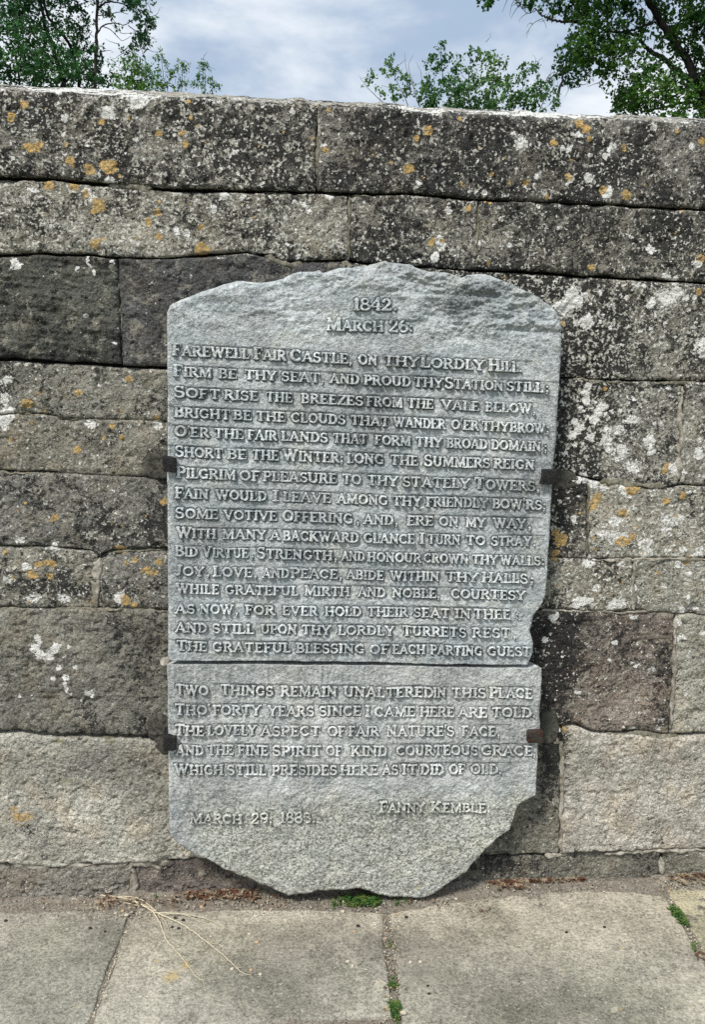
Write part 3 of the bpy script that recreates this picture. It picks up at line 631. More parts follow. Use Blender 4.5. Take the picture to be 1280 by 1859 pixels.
# wall core behind the joints
xl_, xr_ = wxz([(FAR[0] + 70, 900), (FAR[1] - 70, 900)])[0]
xs = np.linspace(xl_, xr_, 60); zt = np.interp(xs, *J['top']) - .012
V = np.concatenate([np.stack([xs, np.full(60, y), z], 1) for y, z in ((.03, gz(xs) - .1), (.03, zt), (.345, zt), (.345, gz(xs) - .6))])
i = np.arange(59); Fq = []
for a, b_ in ((0, 1), (1, 2), (2, 3)):
    Fq.append(np.stack([a * 60 + i, a * 60 + i + 1, b_ * 60 + i + 1, b_ * 60 + i], 1))
Fq.append(np.array([[0, 60, 120, 180], [59, 179 + 60, 179, 119]]))
mesh('wall_core', V, np.concatenate(Fq), M_CORE, wall, smooth=False, label='dark earth and shadow in the open joints')

# pointing: irregular mortar strips filling some of the joints
def mortar(pts, w, Y=-.001, mat=M_MORTAR, seed=0, name='mortar', broken=.0, deep=.02):
    x, z = wxz(pts); seg = np.hypot(np.diff(x), np.diff(z)); L = seg.sum(); n = max(6, int(L / .005)); m_ = 6
    cum = np.concatenate([[0], np.cumsum(seg)]); u = np.linspace(0, L, n)
    cx = np.interp(u, cum, x); cz = np.interp(u, cum, z)
    tx = np.gradient(cx); tz = np.gradient(cz); l_ = np.hypot(tx, tz) + 1e-9; nx, nz = -tz / l_, tx / l_
    wv = w * MM * (.5 + 1.1 * np.clip(.5 + 1.3 * fbm(u, u * 0, .05, 3, .6, seed), 0, 1))
    if broken: wv = wv * np.clip((fbm(u, u * 0 + 3, .09, 2, .5, seed + 5) + .5 - broken) * 6, .05, 1)
    wv = wv * np.clip(np.minimum(u, L - u) / .008, .1, 1)
    v = np.linspace(-1, 1, m_ + 1)
    off = fbm(u, u * 0 + 9, .04, 2, .5, seed + 9) * w * MM * .5
    X = cx[:, None] + nx[:, None] * (v[None] * wv[:, None] * .5 + off[:, None]); Z = cz[:, None] + nz[:, None] * (v[None] * wv[:, None] * .5 + off[:, None])
    Yv = Y + .0025 * np.abs(v[None]) ** 3 * np.ones((n, 1)) - fbm(X, Z, .010, 3, .6, seed + 2) * .006
    X = X + fbm(X, Z, .014, 3, .6, seed + 21) * .006; Z = Z + fbm(X, Z, .014, 3, .6, seed + 22) * .006
    V, F, _ = close_patch(X, Yv, Z, .05)
    mesh(name, V, F, mat, wall)
mortar([(578, 192), (579, 240), (577, 300), (576, 344)], 6, .001, M_MORTAR_DIM, 1)
mortar([(580, 215), (580, 262)], 5, -.001, M_MORTAR, 2)
mortar([(871, 370), (868, 430), (866, 486)], 7, .001, M_MORTAR_DIM, 3)
mortar([(634, 356), (634, 470)], 5, .001, M_MORTAR_DIM, 4)
mortar([(217, 472), (219, 560), (221, 655)], 4, .004, M_MORTAR_DIM, 5)
mortar([(176, 1014), (173, 1060), (175, 1104)], 13, .000, M_MORTAR, 6)
mortar([(0, 1106), (90, 1108), (170, 1106), (298, 1111)], 6, .001, M_MORTAR_DIM, 7)
mortar([(1229, 1125), (1226, 1200), (1222, 1280), (1219, 1326)], 7, -.001, M_MORTAR, 8)
mortar([(1022, 1372), (1021, 1440), (1020, 1545)], 7, -.001, M_MORTAR, 9)
mortar([(1000, 1340), (1022, 1350), (1021, 1400)], 10, .0, M_MORTAR_DIM, 10)
mortar([(241, 1578), (240, 1600), (240, 1632)], 14, .0015, M_MORTAR, 11)
mortar([(20, 1572), (70, 1577), (88, 1577)], 10, .0015, M_MORTAR, 12)
mortar([(96, 1575), (150, 1572), (232, 1566)], 8, .0015, M_MORTAR, 13, broken=.3)
mortar([(234, 1569), (262, 1570), (306, 1566)], 14, .0015, M_MORTAR, 14)
mortar([(990, 1556), (1035, 1554)], 9, .0015, M_MORTAR, 15)
mortar([(1100, 1552), (1160, 1549), (1280, 1545), (1340, 1542)], 9, .0015, M_MORTAR, 16, broken=.2)
mortar([(-40, 757), (30, 752), (75, 754), (110, 760), (180, 762), (300, 767)], 3, .005, M_MORTAR_DIM, 17)
mortar([(1152, 1018), (1151, 1108)], 8, -.0005, M_MORTAR, 18)
mortar([(1075, 1016), (1200, 1015), (1290, 1015)], 6, -.0005, M_MORTAR, 19, broken=.2)
mortar([(0, 1340), (60, 1344), (110, 1346), (200, 1346), (262, 1346)], 12, .000, M_MORTAR_DIM, 20)
mortar([(985, 1111), (1060, 1110), (1180, 1113)], 4, .0, M_MORTAR, 21, broken=.3)
mortar([(1240, 700), (1238, 780), (1235, 870)], 9, -.0005, M_MORTAR, 22, broken=.25)
mortar([(1090, 874), (1150, 880), (1210, 881)], 12, .0, M_MORTAR_DIM, 23)
mortar([(690, 492), (780, 500), (900, 505), (1000, 506)], 8, .006, M_MORTAR_DIM, 24)
mortar([(1070, 880), (1069, 1010)], 5, .0, M_MORTAR_DIM, 25)
mortar([(480, 464), (530, 484), (640, 482)], 12, .003, M_MORTAR_DIM, 26)
mortar([(195, 334), (240, 339), (275, 342)], 9, .003, M_MORTAR_DIM, 27)
mortar([(0, 998), (60, 997), (150, 1002)], 3, .006, M_MORTAR_DIM, 28)
mortar([(1250, 1340), (1160, 1336), (1100, 1334)], 8, .001, M_MORTAR_DIM, 29)
mortar([(0, 859), (80, 861), (160, 866), (256, 871)], 4, .003, M_MORTAR_DIM, 31, broken=.2)
mortar([(205, 1004), (250, 1000), (298, 1000)], 4, .004, M_MORTAR_DIM, 32)
mortar([(760, 488), (860, 494), (960, 499)], 4, .006, M_MORTAR_DIM, 33)
mortar([(1020, 689), (1150, 695), (1280, 696)], 5, .003, M_MORTAR_DIM, 34, broken=.25)
mortar([(640, 355), (760, 358), (850, 366)], 4, .006, M_MORTAR_DIM, 35, broken=.3)
mortar([(470, 350), (560, 352), (640, 355)], 4, .007, M_MORTAR_DIM, 36, broken=.3)
mortar([(1240, 884), (1290, 886)], 4, .002, M_MORTAR_DIM, 37)
mortar([(1205, 1560), (1207, 1590)], 12, .0015, M_MORTAR, 30)

# ------------------------------------------------------------------ stroke alphabet (raised roman capitals with slab serifs)
TK, TN, SR = .128, .086, .056     # half widths: thick stem, thin stroke, serif
def Lq(x0, y0, x1, y1, r=TK): return [(x0, y0, x1, y1, r, r)]
def Aq(cx, cy, rx, ry, a0, a1, r=TK, rn=None, n=12):
    out = []; rn = TN if rn is None else rn; pr = None
    for k in range(n + 1):
        a = math.radians(a0 + (a1 - a0) * k / n); w = rn + (r - rn) * abs(math.cos(a)) ** 1.3
        p = (cx + rx * math.cos(a), cy + ry * math.sin(a), w)
        if pr: out.append((pr[0], pr[1], p[0], p[1], pr[2], w))
        pr = p
    return out
def Sf(x, y, w=.15): return [(x - w, y, x + w, y, SR, SR)]
def St(x, r=TK, b=1, t=1, y0=.05, y1=.95): return Lq(x, y0 + .04, x, y1 - .04, r) + (Sf(x, .05) if b else []) + (Sf(x, .95) if t else [])
def Vs(x, y0, y1, w=.05): return [(x, y0, x, y1, w, w)]
GL = {
 'A': (.86, Lq(.14, .08, .42, .92, TN) + Lq(.44, .92, .72, .08, TK) + Lq(.25, .33, .6, .33, .055) + Sf(.13, .05, .12) + Sf(.73, .05, .13)),
 'B': (.72, St(.18) + Lq(.18, .95, .38, .95, .055) + Lq(.18, .52, .4, .52, .055) + Lq(.18, .05, .4, .05, .055) + Aq(.36, .735, .2, .2, -90, 90) + Aq(.38, .285, .24, .22, -90, 90)),
 'C': (.80, Aq(.42, .5, .32, .42, 48, 312) + Vs(.66, .68, .88) + Vs(.66, .12, .26)),
 'D': (.80, St(.18) + Lq(.18, .95, .36, .95, .06) + Lq(.18, .05, .36, .05, .06) + Aq(.36, .5, .32, .43, -90, 90)),
 'E': (.70, St(.18) + Lq(.18, .94, .6, .94, .06) + Lq(.18, .5, .46, .5, .05) + Lq(.18, .06, .62, .06, .06) + Vs(.6, .78, .94) + Vs(.62, .06, .24) + Vs(.46, .4, .6, .04)),
 'F': (.66, St(.18) + Lq(.18, .94, .6, .94, .06) + Lq(.18, .5, .46, .5, .05) + Vs(.6, .76, .94) + Vs(.46, .4, .6, .04)),
 'G': (.84, Aq(.42, .5, .32, .42, 48, 318) + Vs(.66, .68, .88) + Lq(.66, .1, .66, .4, .09) + Lq(.52, .42, .76, .42, .05)),
 'H': (.88, St(.18) + St(.70) + Lq(.18, .5, .7, .5, .055)),
 'I': (.40, St(.2)),
 'J': (.52, Lq(.32, .95, .32, .25) + Sf(.32, .95) + Aq(.16, .24, .16, .17, 0, -150, .1)),
 'K': (.86, St(.18) + Lq(.24, .42, .62, .9, TN) + Lq(.36, .55, .7, .08, TK) + Sf(.64, .95, .12) + Sf(.72, .05, .13)),
 'L': (.66, St(.18) + Lq(.18, .06, .58, .06, .06) + Vs(.58, .06, .26)),
 'M': (1.02, Lq(.16, .08, .18, .92, TN) + Lq(.2, .92, .5, .14, TK) + Lq(.5, .14, .8, .92, TN) + Lq(.82, .92, .84, .08, TK) + Sf(.16, .05, .12) + Sf(.84, .05, .14) + Sf(.15, .95, .09) + Sf(.86, .95, .09)),
 'N': (.90, Lq(.18, .08, .18, .92, TN) + Lq(.18, .92, .7, .08, TK) + Lq(.7, .08, .7, .92, TN) + Sf(.18, .05, .12) + Sf(.15, .95, .1) + Sf(.71, .95, .13)),
 'O': (.86, Aq(.43, .5, .32, .42, 0, 360, n=20)),
 'P': (.70, St(.18) + Lq(.18, .95, .38, .95, .055) + Lq(.18, .46, .38, .46, .055) + Aq(.37, .705, .23, .235, -90, 90)),
 'R': (.80, St(.18) + Lq(.18, .95, .38, .95, .055) + Lq(.18, .5, .38, .5, .055) + Aq(.36, .725, .22, .215, -90, 90) + Lq(.4, .48, .66, .07, TK) + Sf(.7, .05, .09)),
 'S': (.68, Aq(.33, .72, .2, .21, 30, 270, .1, .06) + Aq(.33, .27, .24, .23, 90, -150, .115, .065) + Vs(.55, .72, .93, .045) + Vs(.1, .08, .28, .045)),
 'T': (.80, St(.4, t=0) + Lq(.08, .94, .72, .94, .06) + Vs(.09, .74, .93) + Vs(.71, .74, .93)),
 'U': (.86, Lq(.18, .92, .18, .35) + Aq(.42, .34, .24, .27, 180, 360) + Lq(.66, .35, .66, .92, TN) + Sf(.18, .95) + Sf(.67, .95, .12)),
 'V': (.86, Lq(.14, .92, .43, .08, TK) + Lq(.43, .08, .7, .92, TN) + Sf(.13, .95, .13) + Sf(.72, .95, .12)),
 'W': (1.16, Lq(.12, .92, .36, .08, TK) + Lq(.36, .08, .56, .85, TN) + Lq(.54, .9, .78, .08, TK) + Lq(.78, .08, 1.0, .92, TN) + Sf(.12, .95, .12) + Sf(.55, .95, .11) + Sf(1.02, .95, .11)),
 'Y': (.84, Lq(.12, .92, .4, .46, TK) + Lq(.4, .46, .68, .92, TN) + Lq(.4, .46, .4, .08) + Sf(.4, .05) + Sf(.12, .95, .12) + Sf(.7, .95, .11)),
 'Z': (.74, Lq(.1, .94, .6, .94, .06) + Lq(.6, .92, .12, .08, TK) + Lq(.12, .06, .64, .06, .06) + Vs(.1, .76, .94) + Vs(.64, .06, .24)),
 '1': (.42, St(.22, t=0) + Lq(.08, .84, .22, .95, .06)),
 '2': (.66, Aq(.32, .7, .2, .23, 165, -40, .11, .07) + Lq(.46, .54, .1, .09, .075) + Lq(.08, .07, .56, .07, .085) + Vs(.57, .07, .22)),
 '3': (.64, Aq(.3, .73, .19, .2, 150, -90, .1, .065) + Aq(.3, .28, .23, .24, 90, -150, .11, .065)),
 '4': (.70, Lq(.48, .08, .48, .95) + Lq(.46, .92, .08, .34, TN) + Lq(.06, .32, .66, .32, .065) + Sf(.48, .05, .13)),
 '6': (.68, Aq(.34, .3, .24, .26, 0, 360, .1, .07, 16) + Aq(.46, .42, .36, .5, 180, 105, .1, .07)),
 '8': (.66, Aq(.33, .735, .19, .2, 0, 360, .095, .065, 16) + Aq(.33, .28, .24, .24, 0, 360, .11, .07, 16)),
 '9': (.68, Aq(.34, .68, .24, .26, 0, 360, .1, .07, 16) + Aq(.22, .56, .36, .5, 0, -75, .1, .07)),
 '.': (.22, Lq(.1, .09, .11, .09, .1)),
 ',': (.26, Lq(.1, .09, .11, .09, .1) + Lq(.13, .05, .06, -.13, .05)),
 ';': (.26, Lq(.1, .12, .11, .12, .09) + Lq(.13, .08, .06, -.1, .045) + Lq(.11, .5, .12, .5, .085)),
 ':': (.24, Lq(.1, .12, .11, .12, .09) + Lq(.1, .5, .11, .5, .085)),
 "'": (.2, Lq(.1, .95, .12, .95, .08) + Lq(.13, .93, .08, .74, .045)),
}
# words with their extents in the photo: (baseline left (x,y), baseline right (x,y), capital height, small height, [(word, x0, x1)...])
UP = [
 ((593, 563), (760, 565), 22, 21, [('1842', 642, 711), ('.', 716, 722)]),
 ((593, 600), (751, 604), 23, 19, [('March', 593, 696), ('26', 707, 741), (':', 745, 751)]),
 ((313, 645), (948, 676), 22, 18.5, [('Farewell', 313, 453), ('Fair', 461, 519), ('Castle', 527, 632), (',', 635, 641), ('on', 651, 685), ('thy', 696, 762), ('Lordly', 764, 880), ('Hill', 887, 942), ('.', 944, 950)]),
 ((315, 683), (997, 713), 21, 17.5, [('Firm', 315, 384), ('be', 397, 430), ('thy', 444, 503), ('seat', 511, 581), (',', 584, 591), ('and', 599, 652), ('proud', 661, 746), ('thy', 752, 805), ('Station', 808, 913), ('still', 920, 985), (';', 991, 998)]),
 ((315, 721), (975, 751), 21, 17.5, [('Soft', 315, 400), ('rise', 407, 469), ('the', 483, 531), ('breezes', 547, 659), ('from', 666, 731), ('the', 740, 787), ('vale', 802, 870), ('below', 881, 965), (',', 968, 975)]),
 ((316, 757), (998, 787), 21, 17.5, [('Bright', 316, 418), ('be', 424, 457), ('the', 465, 518), ('clouds', 529, 627), ('that', 637, 707), ('wander', 715, 809), ("o'er", 820, 869), ('thy', 875, 924), ('brow', 926, 990), (';', 993, 999)]),
 ((317, 792), (994, 820), 20, 17.5, [("O'er", 317, 380), ('the', 389, 442), ('fair', 450, 503), ('lands', 511, 595), ('that', 605, 667), ('form', 681, 746), ('thy', 755, 803), ('broad', 811, 885), ('domain', 893, 982), (';', 989, 995)]),
 ((318, 829), (972, 853), 21, 18, [('Short', 318, 405), ('be', 413, 448), ('the', 458, 506), ('Winter', 514, 616), (';', 619, 625), ('long', 630, 697), ('the', 709, 759), ('Summers', 770, 890), ('reign', 897, 971)]),
 ((320, 867), (980, 892), 21, 18, [('Pilgrim', 320, 428), ('of', 435, 472), ('pleasure', 478, 612), ('to', 622, 656), ('thy', 667, 723), ('stately', 731, 854), ('Towers', 862, 972), (',', 976, 983)]),
 ((318, 904), (992, 926), 20, 17.5, [('Fain', 318, 379), ('would', 392, 484), ('I', 494, 506), ('leave', 514, 601), ('among', 612, 704), ('thy', 712, 766), ('friendly', 774, 887), ("bow'rs", 895, 984), (';', 987, 993)]),
 ((318, 940), (966, 960), 20, 17.5, [('Some', 318, 396), ('votive', 406, 503), ('Offering', 513, 641), (',', 648, 655), ('and', 660, 714), (',', 718, 725), ('ere', 739, 787), ('on', 798, 833), ('my', 846, 882), ('way', 896, 956), (',', 960, 967)]),
 ((321, 976), (972, 992), 20, 17.5, [('With', 321, 392), ('many', 404, 484), ('a', 490, 508), ('backward', 514, 651), ('glance', 661, 753), ('I', 761, 771), ('turn', 777, 836), ('to', 846, 881), ('stray', 892, 966), ('.', 969, 974)]),
 ((318, 1009), (988, 1027), 20, 17, [('Bid', 318, 359), ('Virtue', 367, 451), (',', 456, 462), ('Strength', 466, 603), (',', 608, 614), ('and', 620, 662), ('honour', 667, 765), ('crown', 770, 851), ('thy', 857, 904), ('walls', 909, 982), (':', 985, 990)]),
 ((318, 1044), (971, 1059), 19, 17, [('Joy', 318, 372), (',', 376, 383), ('Love', 387, 458), (',', 462, 469), ('and', 476, 525), ('Peace', 528, 613), (',', 617, 623), ('abide', 629, 697), ('within', 709, 798), ('thy', 810, 869), ('Halls', 875, 958), (';', 963, 970)]),
 ((320, 1076), (954, 1089), 18, 17, [('While', 320, 398), ('grateful', 409, 542), ('Mirth', 553, 635), ('and', 650, 700), ('noble', 712, 793), (',', 795, 801), ('courtesy', 820, 954)]),
 ((318, 1112), (945, 1124), 18, 17, [('As', 318, 354), ('now', 363, 424), (',', 428, 435), ('for', 445, 499), ('ever', 513, 577), ('hold', 590, 656), ('their', 667, 741), ('seat', 751, 817), ('in', 826, 855), ('thee', 860, 927), (':', 937, 943)]),
 ((318, 1147), (938, 1157), 18, 17, [('And', 318, 376), ('still', 385, 462), ('upon', 474, 539), ('thy', 548, 601), ('lordly', 614, 717), ('Turrets', 731, 846), ('rest', 857, 927), (',', 932, 939)]),
 ((320, 1181), (966, 1190), 19, 17, [('The', 320, 376), ('grateful', 386, 528), ('blessing', 538, 662), ('of', 671, 706), ('each', 713, 772), ('parting', 782, 875), ('guest', 885, 963)]),
]
LOW = [
 ((318, 1261), (970, 1267), 20, 18, [('Two', 318, 378), ('Things', 400, 496), ('remain', 510, 612), ('unaltered', 624, 787), ('in', 787, 810), ('this', 820, 882), ('Place', 889, 967)]),
 ((317, 1297), (975, 1302), 20, 18, [("Tho'", 317, 381), ('forty', 387, 474), ('years', 487, 570), ('since', 579, 656), ('I', 663, 672), ('came', 680, 754), ('here', 763, 825), ('are', 832, 884), ('told', 893, 965), ('.', 968, 973)]),
 ((317, 1334), (912, 1336), 20, 18, [('The', 317, 371), ('lovely', 377, 466), ('aspect', 473, 582), ('of', 595, 627), ('fair', 633, 688), ("Nature's", 701, 825), ('face', 839, 900), (',', 904, 910)]),
 ((319, 1370), (972, 1371), 19, 18, [('And', 319, 370), ('the', 376, 424), ('fine', 432, 487), ('Spirit', 494, 584), ('of', 592, 621), ('kind', 637, 703), ('courteous', 720, 868), ('Grace', 874, 967), (',', 969, 974)]),
 ((317, 1406), (912, 1405), 20, 18, [('Which', 317, 405), ('still', 412, 484), ('presides', 494, 612), ('here', 618, 687), ('as', 694, 723), ('it', 730, 758), ('did', 764, 806), ('of', 816, 845), ('old', 855, 905), ('.', 907, 912)]),
 ((689, 1472), (890, 1473), 19, 16, [('Fanny', 689, 772), ('Kemble', 782, 882), ('.', 885, 890)]),
 ((345, 1493), (570, 1492), 19, 17, [('March', 345, 440), ('29', 456, 487), (',', 490, 496), ('1883', 509, 565), ('.', 568, 573)]),
]
TAB_Y = -.064         # front plane of the tablet
def line_strokes(spec, Y):
    """strokes of a line in tablet coordinates: list of (x0,z0,x1,z1,r0,r1)"""
    (bx0, by0), (bx1, by1), H, h, words = spec
    out = []; sc = (CAM[1] * -1 + Y) / (CAM[1] * -1) * MM
    for (wd, x0, x1) in words:
        tot = sum(GL[c.upper()][0] for c in wd) - .10; cur = 0
        nat = sum((H if c.isupper() or not c.isalpha() else h) * GL[c.upper()][0] for c in wd)
        k = (x1 - x0) / max(nat - .06 * H, 1e-6) if len(wd) > 1 or wd.isalpha() else (x1 - x0) / (GL[wd][0] * H)
        rk = min(1.12, max(.8, k)) ** .6
        x = x0 - .04 * H
        for c in wd:
            w, segs = GL[c.upper()]
            hh = H if (c.isupper() or not c.isalpha()) else h
            sx = hh * k
            for (a, b_, c_, d_, r0, r1) in segs:
                q = []
                for (u, v) in ((a, b_), (c_, d_)):
                    px = x + u * sx; by = by0 + (by1 - by0) * (px - bx0) / (bx1 - bx0); q.append((px, by - v * hh))
                p = on_y([q[0][0], q[1][0]], [q[0][1], q[1][1]], Y)
                out.append((p[0][0], p[2][0], p[0][1], p[2][1], r0 * hh * sc * rk * 1.02, r1 * hh * sc * rk * 1.02))
            x += w * sx
    return np.array(out)
def strokes_sdf(S, X, Z, reach=.006):
    """signed distance (negative inside) sampled on a regular grid given by 1-d X, Z"""
    D = np.full((len(Z), len(X)), reach, np.float32); cx = X[1] - X[0]; cz = Z[1] - Z[0]
    for (x0, z0, x1, z1, r0, r1) in S:
        rm = max(r0, r1) + reach
        i0 = max(0, int((min(x0, x1) - rm - X[0]) / cx)); i1 = min(len(X), int((max(x0, x1) + rm - X[0]) / cx) + 2)
        j0 = max(0, int((min(z0, z1) - rm - Z[0]) / cz)); j1 = min(len(Z), int((max(z0, z1) + rm - Z[0]) / cz) + 2)
        if i0 >= i1 or j0 >= j1: continue
        gx, gz_ = X[i0:i1][None, :], Z[j0:j1][:, None]
        dx, dz = x1 - x0, z1 - z0; L2 = dx * dx + dz * dz + 1e-12
        t = np.clip(((gx - x0) * dx + (gz_ - z0) * dz) / L2, 0, 1)
        d = np.hypot(gx - x0 - t * dx, gz_ - z0 - t * dz) - (r0 + (r1 - r0) * t)
        D[j0:j1, i0:i1] = np.minimum(D[j0:j1, i0:i1], d)
    return D

# ------------------------------------------------------------------ the two slabs of the tablet
def px_curve(pts, Y=TAB_Y):
    return wxz(pts, Y)
TOP_U = [(303, 566), (306, 556), (312, 551), (330, 543), (349, 536), (370, 528), (391, 522), (405, 516), (418, 513), (430, 509), (441, 510), (452, 512), (462, 513), (483, 512), (500, 509), (513, 506), (524, 500), (533, 496), (545, 493), (557, 493), (570, 493), (580, 490), (587, 495), (602, 490), (614, 486), (625, 485), (640, 485), (652, 482), (665, 482), (675, 479), (686, 477), (699, 473), (708, 476), (719, 476), (733, 479), (746, 478), (755, 484), (764, 488), (780, 492), (794, 493), (808, 493), (820, 496), (830, 499), (838, 504), (850, 499), (862, 497), (875, 496), (886, 497), (896, 501), (906, 506), (918, 511), (930, 514), (945, 522), (960, 529), (972, 534), (985, 542), (992, 548), (1002, 555), (1010, 562), (1016, 572), (1020, 584)]
BOT_U = [(304, 1199), (400, 1200), (500, 1200), (600, 1201), (670, 1202), (760, 1205), (838, 1206), (940, 1206), (963, 1207)]
L_U = [(302, 560), (303, 700), (303, 900), (304, 1016), (305, 1108), (304, 1188), (305, 1204)]
R_U = [(1017, 560), (1020, 590), (1021, 638), (1018, 680), (1016, 712), (1014, 740), (1012, 790), (1009, 824), (1006, 850), (1004, 886), (1001, 942), (998, 990), (996, 1030), (995, 1048), (991, 1081), (986, 1095), (981, 1105), (975, 1112), (970, 1119), (967, 1134), (963, 1146), (967, 1160), (969, 1170), (967, 1188), (961, 1200), (958, 1210)]
TOP_L = [(302, 1207), (500, 1207), (700, 1209), (840, 1212), (960, 1212), (978, 1209), (984, 1213)]
BOT_L = [(306, 1504), (309, 1515), (313, 1524), (334, 1545), (355, 1558), (374, 1560), (383, 1566), (392, 1571), (404, 1580), (416, 1585), (434, 1594), (446, 1596), (456, 1600), (477, 1611), (492, 1618), (508, 1624), (523, 1631), (540, 1629), (553, 1628), (575, 1621), (599, 1621), (629, 1618), (648, 1615), (670, 1620), (682, 1625), (695, 1628), (710, 1633), (753, 1633), (770, 1632), (783, 1629), (804, 1617), (823, 1603), (847, 1589), (862, 1571), (881, 1547), (905, 1525), (925, 1510), (930, 1498), (937, 1477), (948, 1462), (963, 1451), (974, 1446)]
L_L = [(302, 1200), (303, 1230), (305, 1413), (306, 1504), (306, 1640)]
R_L = [(984, 1200), (984, 1230), (982, 1280), (981, 1312), (978, 1345), (977, 1376), (975, 1420), (974, 1448), (974, 1640)]

# raster fields in tablet coordinates
LN = []
for spec in UP + LOW:
    LN.append(line_strokes(spec, TAB_Y))
def bands(x, z, specs, Y=TAB_Y):
    """0..1: how deep inside a ruled lettering band; edges are crisp tooled steps"""
    out = np.zeros_like(x)
    for ((bx0, by0), (bx1, by1), H, h, words) in specs:
        a, b_ = words[0][1] - 14, words[-1][2] + 14
        q = on_y([a, b_, a, b_], [by0 + (by1 - by0) * (a - bx0) / (bx1 - bx0) + 1.5, by0 + (by1 - by0) * (b_ - bx0) / (bx1 - bx0) + 1.5,
                                 by0 + (by1 - by0) * (a - bx0) / (bx1 - bx0) - h - 2.5, by0 + (by1 - by0) * (b_ - bx0) / (bx1 - bx0) - h - 2.5], Y)
        zl = np.interp(x, q[0][:2], q[2][:2]); zu = np.interp(x, q[0][2:], q[2][2:])
        wx = sstep(x, q[0][0] - .006, q[0][0]) * (1 - sstep(x, q[0][1], q[0][1] + .006))
        out = np.maximum(out, sstep(z, zl - .0015, zl + .0005) * (1 - sstep(z, zu - .0005, zu + .0015)) * wx)
    return out
_, Z_TXT = P1(640, 622, TAB_Y); _, Z_TOP = P1(640, 560, TAB_Y); _, Z_LOW = P1(640, 1420, TAB_Y); _, Z_TOOL1 = P1(500, 1205, TAB_Y)
def slab_relief(x, z, upper):
    r = fbm(x, z, .2, 3, .5, 301) * .004 + fbm(x, z, .014, 3, .6, 303) * .0026
    if upper:
        k = sstep(z, Z_TXT - .02, Z_TXT + .06) * .9 + .1
        kx = .35 + .65 * sstep(x, P1(420, 600)[0], P1(760, 600)[0])
        hewn = np.abs(fbm(x * .55, z + .25 * x * 0, .022, 4, .6, 311)) * 1.0
        tx_, tz_ = P1(675, 575, TAB_Y)
        k = k * (1 - .75 * np.exp(-((x - tx_) / .13) ** 4 - ((z - tz_) / .06) ** 4))
        r = r + (fbm(x * .5, z, .03, 5, .66, 307) * .022 - hewn * .010) * k * kx
        b_ = bands(x, z, UP)
    else:
        tool = fbm(x, z * .12, .0065, 2, .5, 321)
        r = r + tool * .0022 * sstep(z, Z_LOW, Z_LOW + .02) + fbm(x, z, .03, 4, .65, 323) * .006 * (1 - sstep(z, Z_LOW - .03, Z_LOW + .03))
        b_ = bands(x, z, LOW[:5])
    nb = sstep(fbm(x, z, .11, 3, .5, 331), -.22, .1)
    r = r - b_ * .0024 * nb
    return r
def slab_attrs(x, z, upper, letter=None, dist=None):
    n = len(x); D = np.zeros(n); 
    tn = np.tile(np.array([[.455, .478, .475]]), (n, 1)) if upper else np.tile(np.array([[.465, .478, .462]]), (n, 1))
    lo = fbm(x, z, .2, 3, .55, 351)
    tn = tn * (1 + .25 * lo[:, None])
    pale = np.full(n, .12) + .25 * fbm(x, z, .1, 3, .5, 357); orr = np.zeros(n); lich = np.full(n, .25)
    def blob(px, py, rx, ry):
        a, b_ = P1(px, py, TAB_Y); return np.exp(-(((x - a) / (rx * MM)) ** 2 + ((z - b_) / (ry * MM)) ** 2))
    if upper:
        D += .42 * blob(830, 545, 130, 45) + .25 * blob(660, 530, 60, 30) + .2 * blob(640, 700, 60, 60) + .22 * blob(470, 580, 50, 50) + .25 * blob(760, 500, 50, 14) + .3 * blob(900, 520, 60, 16) + .3 * blob(830, 600, 50, 60)
        D += .12 * sstep(-z, -Z_TXT, -Z_TXT + .05)
        pale = pale + .5 * blob(905, 1075, 12, 22) + .2 * blob(870, 820, 60, 120) + .3 * blob(890, 1040, 40, 14)
        orr += .55 * blob(918, 512, 8, 8) + .3 * blob(905, 1000, 30, 60) * .6 + .5 * blob(705, 795, 9, 4) + .3 * blob(350, 545, 14, 6)
    else:
        w = sstep(-z, -Z_LOW - .01, -Z_LOW + .10) * sstep(x, P1(330, 1500)[0], P1(400, 1500)[0])
        tn = tn * (1 - .10 * w[:, None]) * np.array([[1, 1, 1]]) + w[:, None] * np.array([[.04, .03, -.01]])
        pale = pale + .75 * w + .5 * blob(590, 1405, 60, 20) + .4 * blob(380, 1440, 20, 20) + .3 * blob(900, 1430, 50, 30) + .3 * blob(650, 1355, 40, 14); lich = lich + .7 * w
        D += .08
        orr += .6 * blob(756, 1613, 9, 6) + .35 * blob(860, 1440, 14, 8) + .25 * blob(790, 1500, 30, 10)
        tn = tn * (1 + .08 * blob(800, 1560, 200, 50)[:, None])
    D = D + .25 * fbm(x, z, .09, 3, .6, 361)
    return tn, D, pale, orr, lich
